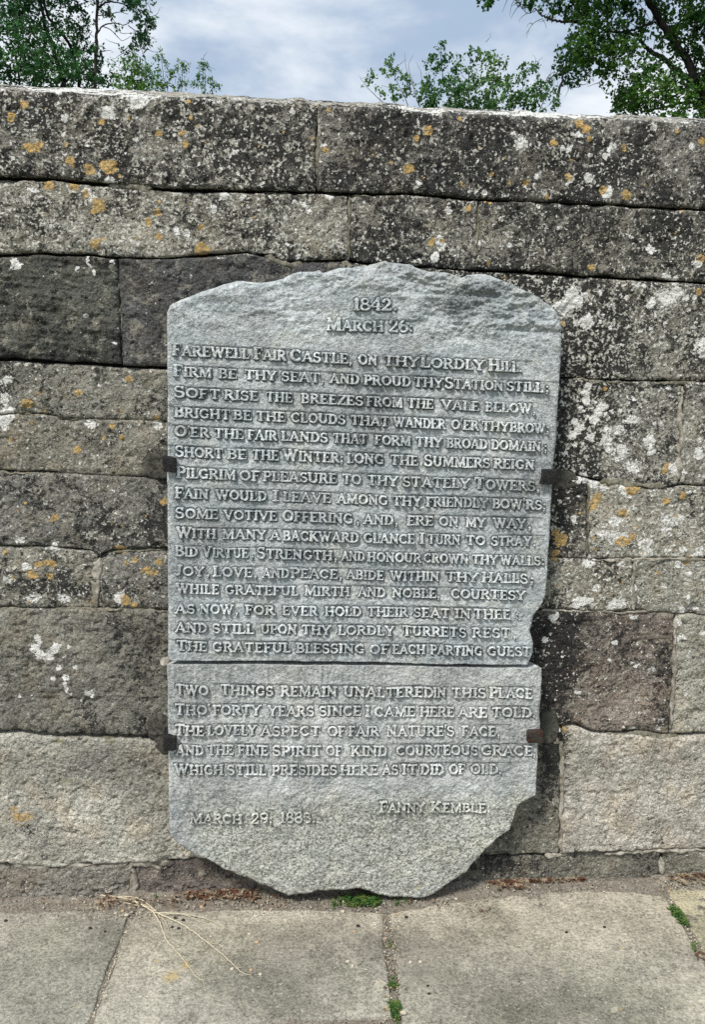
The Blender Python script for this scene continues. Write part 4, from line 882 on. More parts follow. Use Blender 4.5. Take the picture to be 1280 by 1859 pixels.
def make_slab(name, top, bot, L, R, upper, specs, label, seed):
    tx, tz = px_curve(top); bx, bz = px_curve(bot)
    lx, lz = px_curve(L); rx, rz = px_curve(R)
    o1 = np.argsort(lz); o2 = np.argsort(rz)
    fl = lambda q: np.interp(q, lz[o1], lx[o1]); fr = lambda q: np.interp(q, rz[o2], rx[o2])
    X, Z, d = patch((tx, tz), (bx, bz), fl, fr, .0019, (0, 0, .0, .0), jit=.0012, seed=seed)
    rel = slab_relief(X, Z, upper)
    side = np.minimum(X - fl(Z), fr(Z) - X); 
    rad = .004 + .006 * np.clip(fbm(X, Z, .05, 3, .6, 371) + .3, 0, 1)
    dz = np.minimum(np.interp(X, tx, tz) - Z if upper else 1e3, Z - np.interp(X, bx, bz) if not upper else 1e3)
    rad2 = np.where(dz < side, rad * 2.0, rad)
    e = np.clip(1 - np.minimum(dz, side) / rad2, 0, 1)
    y = TAB_Y - rel + rad2 * .8 * e ** 2
    V, F, ring = close_patch(X, y, Z, TAB_Y + .052)
    # undercut, broken back edge
    nb = len(ring); bk = V[-nb:]
    cx, cz = X.mean(), Z.mean()
    bk[:, 0] += (cx - bk[:, 0]) * .018; bk[:, 2] += (cz - bk[:, 2]) * (.012 if upper else .03)
    # middle ring for a rough side face
    V[-nb:] = bk
    x_, z_ = V[:, 0], V[:, 2]
    tn, D, pale, orr, lich = slab_attrs(x_, z_, upper)
    # dirt and contact shade painted round the letters, by distance to their strokes
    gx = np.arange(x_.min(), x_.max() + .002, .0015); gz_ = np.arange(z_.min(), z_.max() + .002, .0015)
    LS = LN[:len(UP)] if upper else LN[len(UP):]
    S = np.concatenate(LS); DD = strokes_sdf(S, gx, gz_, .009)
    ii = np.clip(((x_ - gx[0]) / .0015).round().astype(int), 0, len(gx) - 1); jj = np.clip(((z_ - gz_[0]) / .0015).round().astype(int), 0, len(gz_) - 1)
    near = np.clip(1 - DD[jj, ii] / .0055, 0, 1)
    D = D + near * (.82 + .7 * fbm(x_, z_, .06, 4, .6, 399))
    loc = (float(cx), TAB_Y + .05, float(Z.min()))
    rt = root(name, loc, label, 'tablet')
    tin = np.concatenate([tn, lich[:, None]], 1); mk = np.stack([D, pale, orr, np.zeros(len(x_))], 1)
    ix = np.where(d.ravel() > -1)[0]
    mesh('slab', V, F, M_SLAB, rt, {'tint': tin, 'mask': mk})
    # raised lines of lettering
    c = .00105
    for k, (spec, Sx) in enumerate(zip(specs, LS)):
        x0, x1 = Sx[:, [0, 2]].min() - .005, Sx[:, [0, 2]].max() + .005; z0, z1 = Sx[:, [1, 3]].min() - .005, Sx[:, [1, 3]].max() + .005
        gx = np.arange(x0, x1, c); gz_ = np.arange(z0, z1, c)
        SD = strokes_sdf(Sx, gx, gz_, .005)
        XX, ZZ = np.meshgrid(gx, gz_)
        SD = SD + fbm(XX, ZZ, .006, 2, .5, 381) * .0010
        wear = .68 + .65 * np.clip(fbm(XX, ZZ, .09, 3, .5, 391) + .35, 0, 1)
        hgt = .0082 * wear * (1 - sstep(SD, -.0008, .0008))
        yy = TAB_Y - slab_relief(XX, ZZ, upper) - hgt + np.where(SD > .0007, .0022, 0) - fbm(XX, ZZ, .004, 2, .6, 395) * .0008 * (SD < 0)
        keep = SD < .0012
        idx = -np.ones(XX.shape, int)
        fq = keep[:-1, :-1] & keep[:-1, 1:] & keep[1:, 1:] & keep[1:, :-1]
        use = np.zeros(XX.shape, bool)
        use[:-1, :-1] |= fq; use[:-1, 1:] |= fq; use[1:, 1:] |= fq; use[1:, :-1] |= fq
        idx[use] = np.arange(use.sum())
        F_ = np.stack([idx[:-1, :-1][fq], idx[:-1, 1:][fq], idx[1:, 1:][fq], idx[1:, :-1][fq]], 1)
        Vv = np.stack([XX[use], yy[use], ZZ[use]], 1)
        tn, D, pale, orr, lich = slab_attrs(Vv[:, 0], Vv[:, 2], upper)
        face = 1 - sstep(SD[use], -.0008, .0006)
        D = D * .5 + .8 * (1 - face) - .2 * face  # letter flanks darkened to continue the painted shade, faces kept clean
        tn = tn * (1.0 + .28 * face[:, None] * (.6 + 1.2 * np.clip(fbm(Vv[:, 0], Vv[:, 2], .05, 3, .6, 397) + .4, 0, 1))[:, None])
        mesh('inscription_line', Vv, F_, M_SLAB, rt, {'tint': np.concatenate([tn, lich[:, None] * .6], 1), 'mask': np.stack([D, pale + .06, orr, D * 0], 1)})
    return rt
up_slab = make_slab('inscribed_tablet', TOP_U, BOT_U, L_U, R_U, True, UP, 'tall grey stone slab of raised lettering with jagged arched top, resting on the lower slab', 501)
lo_slab = make_slab('inscribed_tablet', TOP_L, BOT_L, L_L, R_L, False, LOW, 'short grey stone slab with a broken curved foot, standing below the taller slab', 601)
# crumb of pale mortar at the joint's left end
def lump(cx, cy, cz, rx, ry, rz, seed, n=10):
    u = np.linspace(0, np.pi, n); v = np.linspace(0, 2 * np.pi, n * 2, endpoint=False); U, Vv = np.meshgrid(u, v, indexing='ij')
    X = np.sin(U) * np.cos(Vv); Y = np.sin(U) * np.sin(Vv); Z = np.cos(U)
    k = 1 + .45 * fbm(X * 1.0 + seed, Z + Y * .7, .9, 3, .6, seed)
    idx = np.arange(U.size).reshape(U.shape); nx = np.roll(idx, -1, 1)
    F = np.stack([idx[:-1], idx[1:], nx[1:], nx[:-1]], -1).reshape(-1, 4)
    return np.stack([cx + rx * (X * k).ravel(), cy + ry * (Y * k).ravel(), cz + rz * (Z * k).ravel()], 1), F
def cat_mesh(parts):
    Vs_, Fs_, n = [], [], 0
    for V, F in parts: Vs_.append(V); Fs_.append(F + n); n += len(V)
    return np.concatenate(Vs_), np.concatenate(Fs_)
x, z = P1(299, 1203, -.03)
V, F = lump(x, -.02, z, .012, .026, .006, 3, 16); mesh('mortar', V, F, M_MORTAR, lo_slab)

# ------------------------------------------------------------------ iron clamps
def rbox(x0, x1, y0, y1, z0, z1, bev=.003, seed=0, amp=.0022, n=7):
    """rounded, slightly forged box as a closed mesh"""
    def ax(a, b_): return np.concatenate([[a, a + bev * .5, a + bev], np.linspace(a + bev, b_ - bev, n)[1:-1], [b_ - bev, b_ - bev * .5, b_]])
    xs, ys, zs = ax(x0, x1), ax(y0, y1), ax(z0, z1)
    parts = []
    def face(A, B, C, flip):
        idx = np.arange(A.size).reshape(A.shape)
        F = np.stack([idx[:-1, :-1], idx[:-1, 1:], idx[1:, 1:], idx[1:, :-1]], -1).reshape(-1, 4)
        if flip: F = F[:, ::-1]
        parts.append((np.stack([A.ravel(), B.ravel(), C.ravel()], 1), F))
    for y, fl_ in ((y0, 0), (y1, 1)): A, C = np.meshgrid(xs, zs); face(A, np.full_like(A, y), C, fl_)
    for x_, fl_ in ((x0, 1), (x1, 0)): B, C = np.meshgrid(ys, zs); face(np.full_like(B, x_), B, C, fl_)
    for z_, fl_ in ((z0, 1), (z1, 0)): A, B = np.meshgrid(xs, ys); face(A, B, np.full_like(A, z_), fl_)
    V, F = cat_mesh(parts)
    lo = np.array([x0, y0, z0]) + bev; hi = np.array([x1, y1, z1]) - bev
    c = np.clip(V, lo, hi); dlt = V - c; l_ = np.linalg.norm(dlt, axis=1, keepdims=True)
    V = np.where(l_ > 1e-9, c + dlt / np.maximum(l_, 1e-9) * np.minimum(l_, bev), V)
    # noise depends on position only, so seams stay closed
    V = V + np.stack([fbm(V[:, 1] + V[:, 2], V[:, 0], .014, 2, .5, seed), fbm(V[:, 0] + V[:, 2], V[:, 1] - V[:, 0], .014, 2, .5, seed + 1), fbm(V[:, 0] - V[:, 1], V[:, 2], .014, 2, .5, seed + 2)], 1) * amp * 2
    return V, F
def clamp(px0, px1, py0, py1, outer, mat, label, patchbox=None, seed=0, back_curl=False):
    yf = TAB_Y - .006 - .010
    a = on_y([px0, px1], [py1, py0], yf)
    x0, x1, z0, z1 = a[0][0], a[0][1], a[2][0], a[2][1]
    rt = root('iron_clamp', (float((x0 + x1) / 2), 0.0, float(z0)), label, 'clamp', 'iron clamps holding the tablet to the wall')
    V, F = rbox(x0, x1, yf, TAB_Y - .004, z0, z1, .0035, seed); mesh('hook', V, F, mat, rt)
    th = .011
    if outer < 0: s0, s1 = x0 + .0015, x0 + th
    else: s0, s1 = x1 - th, x1 - .0015
    V, F = rbox(s0, s1, TAB_Y - .0045, .02, z0 + .003, z1 - .003, .003, seed + 4); mesh('shank', V, F, mat, rt)
    return rt
clamp(295, 319, 829, 857, -1, M_IRON, 'black iron clamp on the left edge of the tall slab, left of the seventh line', seed=1)
clamp(983, 1015, 852, 880, 1, M_IRON, 'black iron clamp on the right edge of the tall slab', seed=2)
clamp(296, 320, 1336, 1363, -1, M_IRON, 'black iron clamp on the left edge of the lower slab', seed=3)
clamp(958, 989, 1327, 1350, 1, M_RUST, 'rusty brown iron clamp on the right edge of the lower slab', seed=4)
# lead and mortar beddings where the shanks enter the wall
def bedding(pts, Y0, seed, mat=M_LEAD, amp=.004):
    xs_, zs_ = wxz(pts); cx, cz = xs_.mean(), zs_.mean()
    n = 60; cum = np.concatenate([[0], np.cumsum(np.hypot(np.diff(np.append(xs_, xs_[0])), np.diff(np.append(zs_, zs_[0]))))])
    u = np.linspace(0, cum[-1], n, endpoint=False); bx = np.interp(u, cum, np.append(xs_, xs_[0])); bz = np.interp(u, cum, np.append(zs_, zs_[0]))
    rings = []; 
    for k, (f, yy) in enumerate([(1.04, .01), (1.0, Y0 * .4), (.93, Y0 * .85), (.8, Y0), (.6, Y0 * 1.02), (.4, Y0), (.2, Y0), (.02, Y0)]):
        X = cx + (bx - cx) * f; Z = cz + (bz - cz) * f
        rings.append(np.stack([X + fbm(X, Z, .02, 3, .6, seed) * .003, np.full(n, yy) - (fbm(X, Z, .02, 3, .6, seed + 1) * amp if k else 0), Z], 1))
    V = np.concatenate(rings); i = np.arange(n); j = (i + 1) % n
    F = np.concatenate([np.stack([k * n + i, k * n + j, (k + 1) * n + j, (k + 1) * n + i], 1) for k in range(7)])
    mesh('lead_bedding', V, F, mat, wall)
bedding([(258, 858), (262, 835), (268, 822), (300, 820), (330, 824), (330, 868), (300, 869), (275, 868)], -.004, 71, amp=.006)
bedding([(980, 850), (1010, 850), (1046, 860), (1050, 880), (1030, 888), (985, 886)], -.003, 72, amp=.006)
bedding([(268, 1330), (268, 1305), (285, 1296), (312, 1294), (322, 1335), (320, 1372), (292, 1366), (278, 1352)], -.008, 73, amp=.012)
bedding([(975, 1315), (985, 1293), (1010, 1290), (1016, 1320), (1012, 1345), (990, 1352)], -.004, 74, amp=.008)

# ------------------------------------------------------------------ paving
paving = root('pavement', (0.0, -.5, float(gz(0))), kind='structure')
def flag(poly_far, poly_near, cell, tint, seed, fine=True, top=0.0, th=.07, dark=.0):
    """flagstone between a far edge (list of xy) and a near edge; both given left to right in world xy"""
    fx = np.array([p[0] for p in poly_far]); fy = np.array([p[1] for p in poly_far]); nx = np.array([p[0] for p in poly_near]); ny = np.array([p[1] for p in poly_near])
    w = max(fx[-1] - fx[0], nx[-1] - nx[0]); h = abs(fy.mean() - ny.mean())
    nu = max(4, int(w / cell)); nv = max(4, int(h / cell)); s = np.linspace(0, 1, nu + 1); t = np.linspace(0, 1, nv + 1)
    FX = np.interp(s, np.linspace(0, 1, len(fx)), fx); FY = np.interp(s, np.linspace(0, 1, len(fx)), fy)
    QX = np.interp(s, np.linspace(0, 1, len(nx)), nx); QY = np.interp(s, np.linspace(0, 1, len(nx)), ny)
    X = QX[None] + (FX - QX)[None] * t[:, None]; Y = QY[None] + (FY - QY)[None] * t[:, None]
    lx, ly, rx_, ry_ = X[:, 0], Y[:, 0], X[:, -1], Y[:, -1]
    S, T = np.meshgrid(s, t)
    d = np.minimum(np.minimum(S, 1 - S) * (X[:, -1] - X[:, 0])[:, None], np.minimum(T, 1 - T) * np.abs(FY - QY)[None])
    k = np.clip(1 - d / .03, 0, 1)
    X = X + k * fbm(X, Y, .06, 4, .6, seed) * .008; Y = Y + k * fbm(X, Y, .06, 4, .6, seed + 4) * .008
    rad = .007 * (1 + 1.5 * fbm(X, Y, .07, 3, .6, seed + 8)); rad = np.maximum(rad, .003); e = np.clip(1 - d / rad, 0, 1)
    Z = gz(X) + top + fbm(X, Y, .2, 3, .5, seed + 12) * .005 + (fbm(X, Y, .02, 3, .6, seed + 15) * .0016 if fine else 0) - rad * .8 * e ** 2
    nvv, nuu = X.shape; idx = np.arange(nvv * nuu).reshape(nvv, nuu)
    F = np.stack([idx[:-1, :-1], idx[:-1, 1:], idx[1:, 1:], idx[1:, :-1]], -1).reshape(-1, 4)
    ring = np.concatenate([idx[0, :], idx[1:, -1], idx[-1, -2::-1], idx[-2:0:-1, 0]])
    V = np.stack([X.ravel(), Y.ravel(), Z.ravel()], 1); B = V[ring].copy(); B[:, 2] -= th
    n0 = len(V); r2 = np.roll(ring, -1); b0 = n0 + np.arange(len(ring)); b1 = np.roll(b0, -1)
    V = np.concatenate([V, B]); F = np.concatenate([F, np.stack([ring, b0, b1, r2], 1)])
    x_, y_ = V[:, 0], V[:, 1]; n = len(V)
    W, O, D = np.zeros(n), np.zeros(n), np.full(n, dark + .08) + fbm(x_, y_, .14, 4, .65, 703) * .9
    if fine:
        for (px, py, r, a) in [(310, 1775, 22, .8), (338, 1752, 14, .8), (285, 1745, 10, .7), (270, 1772, 10, .6), (135, 1825, 8, .5), (65, 1755, 12, .5), (415, 1815, 8, .5), (465, 1755, 8, .4), (1125, 1720, 7, .8), (997, 1735, 7, .5), (1025, 1763, 6, .6), (1127, 1832, 6, .8), (947, 1832, 7, .6), (1255, 1825, 8, .5), (700, 1835, 12, .6), (1020, 1788, 6, .5), (945, 1790, 6, .5)]:
            q = on_ground([px], [py]); O = np.maximum(O, a * np.exp(-(((x_ - q[0][0]) ** 2 + ((y_ - q[1][0])) ** 2) / (r * MM) ** 2)))
        for (px, py, r, a) in [(1190, 1760, 9, 1), (1270, 1830, 10, 1), (1118, 1832, 8, .9), (650, 1775, 10, .8), (690, 1790, 20, .7), (655, 1830, 14, .9), (638, 1838, 10, .8), (735, 1792, 5, .8), (610, 1805, 8, .8), (590, 1815, 8, .8), (1145, 1730, 5, .6), (900, 1745, 10, .4), (235, 1725, 8, .3), (800, 1700, 40, .25), (1000, 1680, 60, .25)]:
            q = on_ground([px], [py]); W = np.maximum(W, a * np.exp(-(((x_ - q[0][0]) ** 2 + ((y_ - q[1][0])) ** 2) / (r * MM) ** 2)))
        wallward = sstep(y_, -.34, -.08)
        tn = np.array(tint)[None] * (1 + .75 * fbm(x_, y_, .22, 4, .6, 711)[:, None]) * (1 + .2 * wallward[:, None] * np.array([[1.25, 1, .85]]))
        D = D - .25 * wallward
    else:
        tn = np.tile(np.array([tint]), (n, 1))
    mesh('flagstone', V, F, M_FLAG, paving, {'tint': np.concatenate([tn, np.zeros((n, 1))], 1), 'mask': np.stack([D, W, O, O * 0], 1)})
def g2(px, py):
    q = on_ground([px], [py]); return (float(q[0][0]), float(q[1][0]))
def seam(a, b_, ynear):
    """extend the ground joint through photo points a (far), b_ (nearer) to world y = ynear"""
    p, q = g2(*a), g2(*b_); t = (ynear - p[1]) / (q[1] - p[1]); return p, (p[0] + (q[0] - p[0]) * t, ynear)
YB = g2(600, 1852)[1]; YN = -1.15
sAB_f, sAB_n = seam((243, 1644), (163, 1859), YN); sBC_f, sBC_n = seam((700, 1652), (722, 1859), YN); sCD_f, sCD_n = seam((1208, 1622), (1290, 1752), YN)
def at(f, n, y): t = (y - f[1]) / (n[1] - f[1]); return (f[0] + (n[0] - f[0]) * t, y)
FT = (.34, .315, .25)
yA = g2(120, 1652)[1]
flag([(-2.9, -.03), (-1.75, -.03)], [(-2.9, YN), (-1.75, YN)], .02, FT, 11, False)
xa0 = -1.74
flag([(xa0, yA), (g2(0, 1655)[0], g2(0, 1655)[1]), (g2(120, 1652)[0], yA), (sAB_f[0] - .006, sAB_f[1])], [(xa0, YN), (sAB_n[0] - .004, YN)], .0045, (.28, .272, .23), 21)
pB = at(sAB_f, sAB_n, YB); pC = at(sBC_f, sBC_n, YB)
flag([(sAB_f[0] + .004, sAB_f[1]), g2(400, 1652), g2(560, 1650), (sBC_f[0] - .008, g2(690, 1655)[1])], [(pB[0] + .004, YB), (pC[0] - .008, YB + .004)], .0032, (.335, .315, .26), 31)
flag([(pB[0] + .004, YB - .01), (pC[0] - .008, YB - .008)], [(sAB_n[0] + .004, YN), (sBC_n[0] - .006, YN)], .008, (.27, .26, .21), 41)
flag([(sBC_f[0] + .009, g2(740, 1655)[1]), g2(850, 1632), g2(960, 1620), g2(1100, 1616), (sCD_f[0] - .004, sCD_f[1])], [(sBC_n[0] + .008, YN), (sCD_n[0] - .012, YN)], .0036, (.335, .314, .255), 51)
flag([(sCD_f[0] + .012, g2(1225, 1612)[1]), g2(1290, 1610), (1.9, -.02)], [(sCD_n[0] + .014, YN), (1.9, YN)], .0045, (.30, .28, .20), 61)
flag([(1.92, -.03), (3.0, -.03)], [(1.92, YN), (3.0, YN)], .02, FT, 71, False)
# second row behind the camera's feet
xx = -2.9
rr = random.Random(8)
while xx < 2.9:
    w = rr.uniform(.7, 1.1); flag([(xx, YN - .012), (min(xx + w, 3.0), YN - .012)], [(xx, YN - .95), (min(xx + w, 3.0), YN - .95)], .02, tuple(c * (.92 + .16 * w) for c in FT), 80 + int(xx * 10), False); xx += w + .012
xx = -2.9
while xx < 2.9:
    w = rr.uniform(.7, 1.1); flag([(xx, YN - .962), (min(xx + w, 3.0), YN - .962)], [(xx, YN - 1.9), (min(xx + w, 3.0), YN - 1.9)], .03, tuple(c * (.92 + .16 * w) for c in FT), 180 + int(xx * 10), False); xx += w + .012
# bedding of earth and grit under the flags and along the foot of the wall
nxg, nyg = 900, 150
gx = np.linspace(-1.1, 1.2, nxg); gy = np.concatenate([np.linspace(.012, -.14, 90), np.linspace(-.145, -.62, 120)])
GX, GY = np.meshgrid(gx, gy)
GZ = gz(GX) - .004 + fbm(GX, GY, .05, 3, .6, 801) * .006 + fbm(GX, GY, .012, 3, .6, 803) * .004
fill = sstep(GY, -.02, .012) * .008
GZ = GZ + .0085 * (1 - sstep(-GY, .012, .058 + .08 * fbm(GX, GY * .3, .12, 3, .6, 811)))
GZ = GZ + fill * (1 + 2 * fbm(GX, GY, .1, 2, .5, 807)) - .002 * sstep(-GY, .16, .2)
idx = np.arange(GX.size).reshape(GX.shape)
F = np.stack([idx[:-1, :-1], idx[1:, :-1], idx[1:, 1:], idx[:-1, 1:]], -1).reshape(-1, 4)
tag(mesh('soil_bed', np.stack([GX.ravel(), GY.ravel(), GZ.ravel()], 1), F, M_SOIL, paving), 'gritty earth showing in the joints and along the foot of the wall')
V, F = box(-3.0, 3.0, -3.1, .02, -.5, .0); V[:, 2] = np.where(V[:, 2] > -.2, gz(V[:, 0]) - .03, -.62)
mesh('bedding', V, F, M_SOIL, paving, smooth=False)
# narrow grey-brown strip between plinth and flags on the right
def strip(pf, pn, top, tint, seed):
    flag(pf, pn, .0035, tint, seed, True, top, .03, .1)
a = [g2(905, 1600), g2(1000, 1596), g2(1100, 1594), g2(1196, 1592)]; b_ = [g2(905, 1617), g2(1000, 1613), g2(1100, 1610), g2(1216, 1606)]
strip(a, b_, .004, (.24, .215, .17), 91)
a = [g2(-60, 1641), g2(60, 1640), g2(150, 1640), g2(236, 1640)]; b_ = [(p[0], p[1] - .035) for p in a]

# ------------------------------------------------------------------ grit, pebbles and litter at the foot of the wall
rng = np.random.RandomState(11)
def ico(n=0):
    t = (1 + 5 ** .5) / 2
    v = np.array([(-1, t, 0), (1, t, 0), (-1, -t, 0), (1, -t, 0), (0, -1, t), (0, 1, t), (0, -1, -t), (0, 1, -t), (t, 0, -1), (t, 0, 1), (-t, 0, -1), (-t, 0, 1)]) / (1 + t * t) ** .5
    f = np.array([(0, 11, 5), (0, 5, 1), (0, 1, 7), (0, 7, 10), (0, 10, 11), (1, 5, 9), (5, 11, 4), (11, 10, 2), (10, 7, 6), (7, 1, 8), (3, 9, 4), (3, 4, 2), (3, 2, 6), (3, 6, 8), (3, 8, 9), (4, 9, 5), (2, 4, 11), (6, 2, 10), (8, 6, 7), (9, 8, 1)])
    return v, f
IV, IF = ico()
def rotm(r):
    q = r.randn(4); q /= np.linalg.norm(q); w, x, y, z = q
    return np.array([[1 - 2 * (y * y + z * z), 2 * (x * y - z * w), 2 * (x * z + y * w)], [2 * (x * y + z * w), 1 - 2 * (x * x + z * z), 2 * (y * z - x * w)], [2 * (x * z - y * w), 2 * (y * z + x * w), 1 - 2 * (x * x + y * y)]])
def grit(name, spots, mat, rmin, rmax, label):
    parts = []
    for (px, py, h) in spots:
        q = on_ground([px], [py])[:, 0]; r = rmin + (rmax - rmin) * rng.rand() ** 3
        v = IV * (1 + .25 * rng.randn(12, 1)) * np.array([1, .85, .6]) * r
        v = v @ rotm(rng).T; v += [q[0], min(q[1], -.004), gz(q[0]) + h + r * .3 + .0065 * max(0, min(1, (q[1] + .10) / .04))]; parts.append((v, IF))
    V, F = cat_mesh(parts); o = mesh(name, V, F, mat, smooth=False); tag(o, label, 'grit', kind='stuff'); return o
def scatter(regions):
    out = []
    for (x0, x1, y0, y1, n) in regions:
        for _ in range(n): out.append((x0 + (x1 - x0) * rng.rand(), y0 + (y1 - y0) * rng.rand() ** 1.0, 0.0))
    return out
sp1 = scatter([(0, 250, 1634, 1655, 220), (150, 260, 1640, 1672, 90), (250, 540, 1625, 1665, 420), (540, 900, 1635, 1662, 260), (880, 1100, 1600, 1626, 160), (690, 725, 1660, 1859, 330), (1195, 1290, 1590, 1625, 180)])
for _ in range(260):
    t = rng.rand(); a = rng.rand(); out = (243 - 78 * t + rng.randn() * 1.6, 1650 + 205 * t, -.004); sp1.append(out)
for _ in range(260):
    t = rng.rand(); sp1.append((1212 + 82 * t + rng.randn() * 5, 1625 + 130 * t, -.004))
sp1 += scatter([(0, 1280, 1660, 1859, 60)])
grit('pale_grit', sp1, M_PEB_P, .0006, .0030, 'loose pale grit scattered along the wall foot and in the paving joints')
sp2 = scatter([(0, 260, 1636, 1670, 50), (250, 560, 1620, 1660, 120), (540, 900, 1640, 1668, 80), (690, 725, 1660, 1859, 120), (0, 1280, 1665, 1859, 40), (880, 1100, 1598, 1622, 80)])
grit('dark_grit', sp2, M_PEB_D, .0006, .0022, 'fine dark crumbs scattered along the wall foot and on the flags')
sp3 = scatter([(130, 260, 1640, 1672, 60), (300, 560, 1625, 1655, 90), (690, 725, 1660, 1859, 80), (1200, 1290, 1592, 1700, 40)])
grit('tan_grit', sp3, M_PEB_T, .0006, .0028, 'loose reddish tan grit scattered along the wall foot and in the joints')
def pebble(px, py, r, mat, label, group, name='pebble'):
    q = on_ground([px], [py])[:, 0]; V, F = lump(q[0], q[1], gz(q[0]) + r * .45, r, r * .8, r * .6, int(px) % 50, 8)
    o = mesh(name, V - np.array([q[0], q[1], gz(q[0])]), F, mat); o.location = (q[0], q[1], gz(q[0])); tag(o, label, 'pebble', group)
GP, GD = 'pale pebbles lying on the paving', 'dark pellets lying on the paving'
for (px, py, r, mt, lab) in [
    (229, 1663, .0062, M_PEB_P, 'largest round cream pebble at the top of the left joint'), (222, 1655, .0045, M_PEB_T, 'tan pebble just above the largest cream pebble by the left joint'), (209, 1659, .004, M_PEB_P, 'small cream pebble left of the cluster by the left joint'), (46, 1641, .005, M_PEB_T, 'tan pebble at the wall foot near the left edge'),
    (366, 1648, .0058, M_PEB_T, 'flat tan pebble below the red leaf litter'), (452, 1697, .0048, M_PEB_P, 'pale grey chip right of the root tips on the middle flag'), (466, 1712, .0052, M_PEB_T, 'tan chip below the pale grey chip on the middle flag'), (428, 1668, .0042, M_PEB_P, 'grey chip on the middle flag above the roots'),
    (421, 1760, .0048, M_PEB_P, 'cream chip beside the longest root tip'), (455, 1762, .0042, M_PEB_T, 'orange chip at the end of the longest root'), (472, 1770, .0045, M_PEB_P, 'white chip right of the longest root tip'), (383, 1701, .0036, M_PEB_P, 'faint white chip above the middle root'),
    (622, 1656, .0056, M_PEB_P, 'white pebble below the clump of weeds under the slab'), (643, 1692, .004, M_PEB_T, 'ochre chip on the flag left of the centre joint'), (681, 1680, .0042, M_PEB_P, 'cream chip near the top of the centre joint'), (733, 1841, .0075, M_PEB_P, 'white stone chip at the lowest weeds of the centre joint'),
    (745, 1748, .0048, M_PEB_P, 'cream chip right of the centre joint'), (763, 1747, .0042, M_PEB_P, 'second cream chip right of the centre joint'), (631, 1747, .005, M_PEB_P, 'white angular chip left of the centre joint'), (640, 1754, .004, M_PEB_P, 'tiny white chip beside the angular chip left of the centre joint'),
    (828, 1633, .0052, M_PEB_P, 'square white pebble near the right side of the slab foot'), (924, 1633, .0046, M_PEB_P, 'white pebble below the right heap of red litter')]:
    pebble(px, py, r, mt, lab, GP)
for (px, py, r, lab) in [(332, 1671, .0042, 'round black pellet between the two upper roots'), (324, 1686, .004, 'oval black pellet below the roots on the middle flag'), (312, 1684, .0032, 'small black pellet nearest the root fork'), (163, 1686, .0042, 'black pellet on the left flag'), (190, 1692, .003, 'small black pellet right of the one on the left flag'),
                         (318, 1667, .0042, 'flat brown pellet under the upper roots'), (356, 1665, .0032, 'small dark pellet beside the longest upper root'), (650, 1682, .005, 'long black pellet near the centre joint'), (738, 1666, .0044, 'dark pellet at the top of the right flag'), (777, 1791, .0034, 'black pellet right of the centre joint weeds'),
                         (779, 1805, .0036, 'lower black pellet right of the centre joint weeds'), (675, 1742, .003, 'small dark pellet left of the centre joint'), (1029, 1693, .0036, 'black pellet on the upper part of the right flag'), (1098, 1684, .0036, 'black pellet on the right flag near its right corner'), (10, 1673, .0045, 'black pellet by the left edge of the picture')]:
    pebble(px, py, r, M_PEB_D, lab, GD, 'pellet')

def litter(name, regions, label, seed, size=1.0):
    r = np.random.RandomState(seed); Vs_, Fs_, n = [], [], 0
    for (px0, px1, py0, py1, cnt) in regions:
        for _ in range(cnt):
            u = r.rand(); px = px0 + (px1 - px0) * u; py = py0 + (py1 - py0) * r.rand()
            q = on_ground([px], [py])[:, 0]; L = r.uniform(.003, .012) * size; w = L * r.uniform(.12, .5); a = r.rand() * 6.28
            d = np.array([math.cos(a), math.sin(a) * .8, r.uniform(-.35, .35)]); s_ = np.array([-math.sin(a), math.cos(a), r.uniform(-.6, .6)]); c = np.array([q[0], min(q[1], -.006), gz(q[0]) + .003 + r.rand() * .008 + .005 * max(0, min(1, (q[1] + .10) / .04))])
            v = np.array([c - d * L, c - s_ * w + [0, 0, .002], c + s_ * w + [0, 0, .002], c + d * L]) + [0, 0, .0015]
            Vs_.append(v); Fs_.append(np.array([[0, 1, 2], [1, 3, 2]]) + n); n += 4
    o = mesh(name, np.concatenate(Vs_), np.concatenate(Fs_), M_LITTER, smooth=False); tag(o, label, 'leaf litter', kind='stuff')
litter('leaf_litter', [(335, 470, 1620, 1640, 330), (360, 440, 1612, 1632, 160), (300, 520, 1630, 1650, 60)], 'heap of red brown leaf shreds under the left of the slab foot', 1)
litter('leaf_litter', [(885, 1060, 1594, 1606, 420), (900, 960, 1600, 1622, 110)], 'band of red brown leaf shreds at the wall foot right of the slab', 2)
litter('leaf_litter', [(0, 330, 1638, 1660, 70), (480, 900, 1632, 1660, 70), (880, 1210, 1596, 1616, 50), (697, 720, 1660, 1859, 40)], 'sparse brown crumbs of leaf along the whole wall foot', 4, .6)
litter('leaf_litter', [(1215, 1300, 1585, 1612, 150), (170, 330, 1638, 1652, 60), (1265, 1285, 1730, 1745, 14)], 'thin scatter of brown shreds at the corners of the paving', 3)

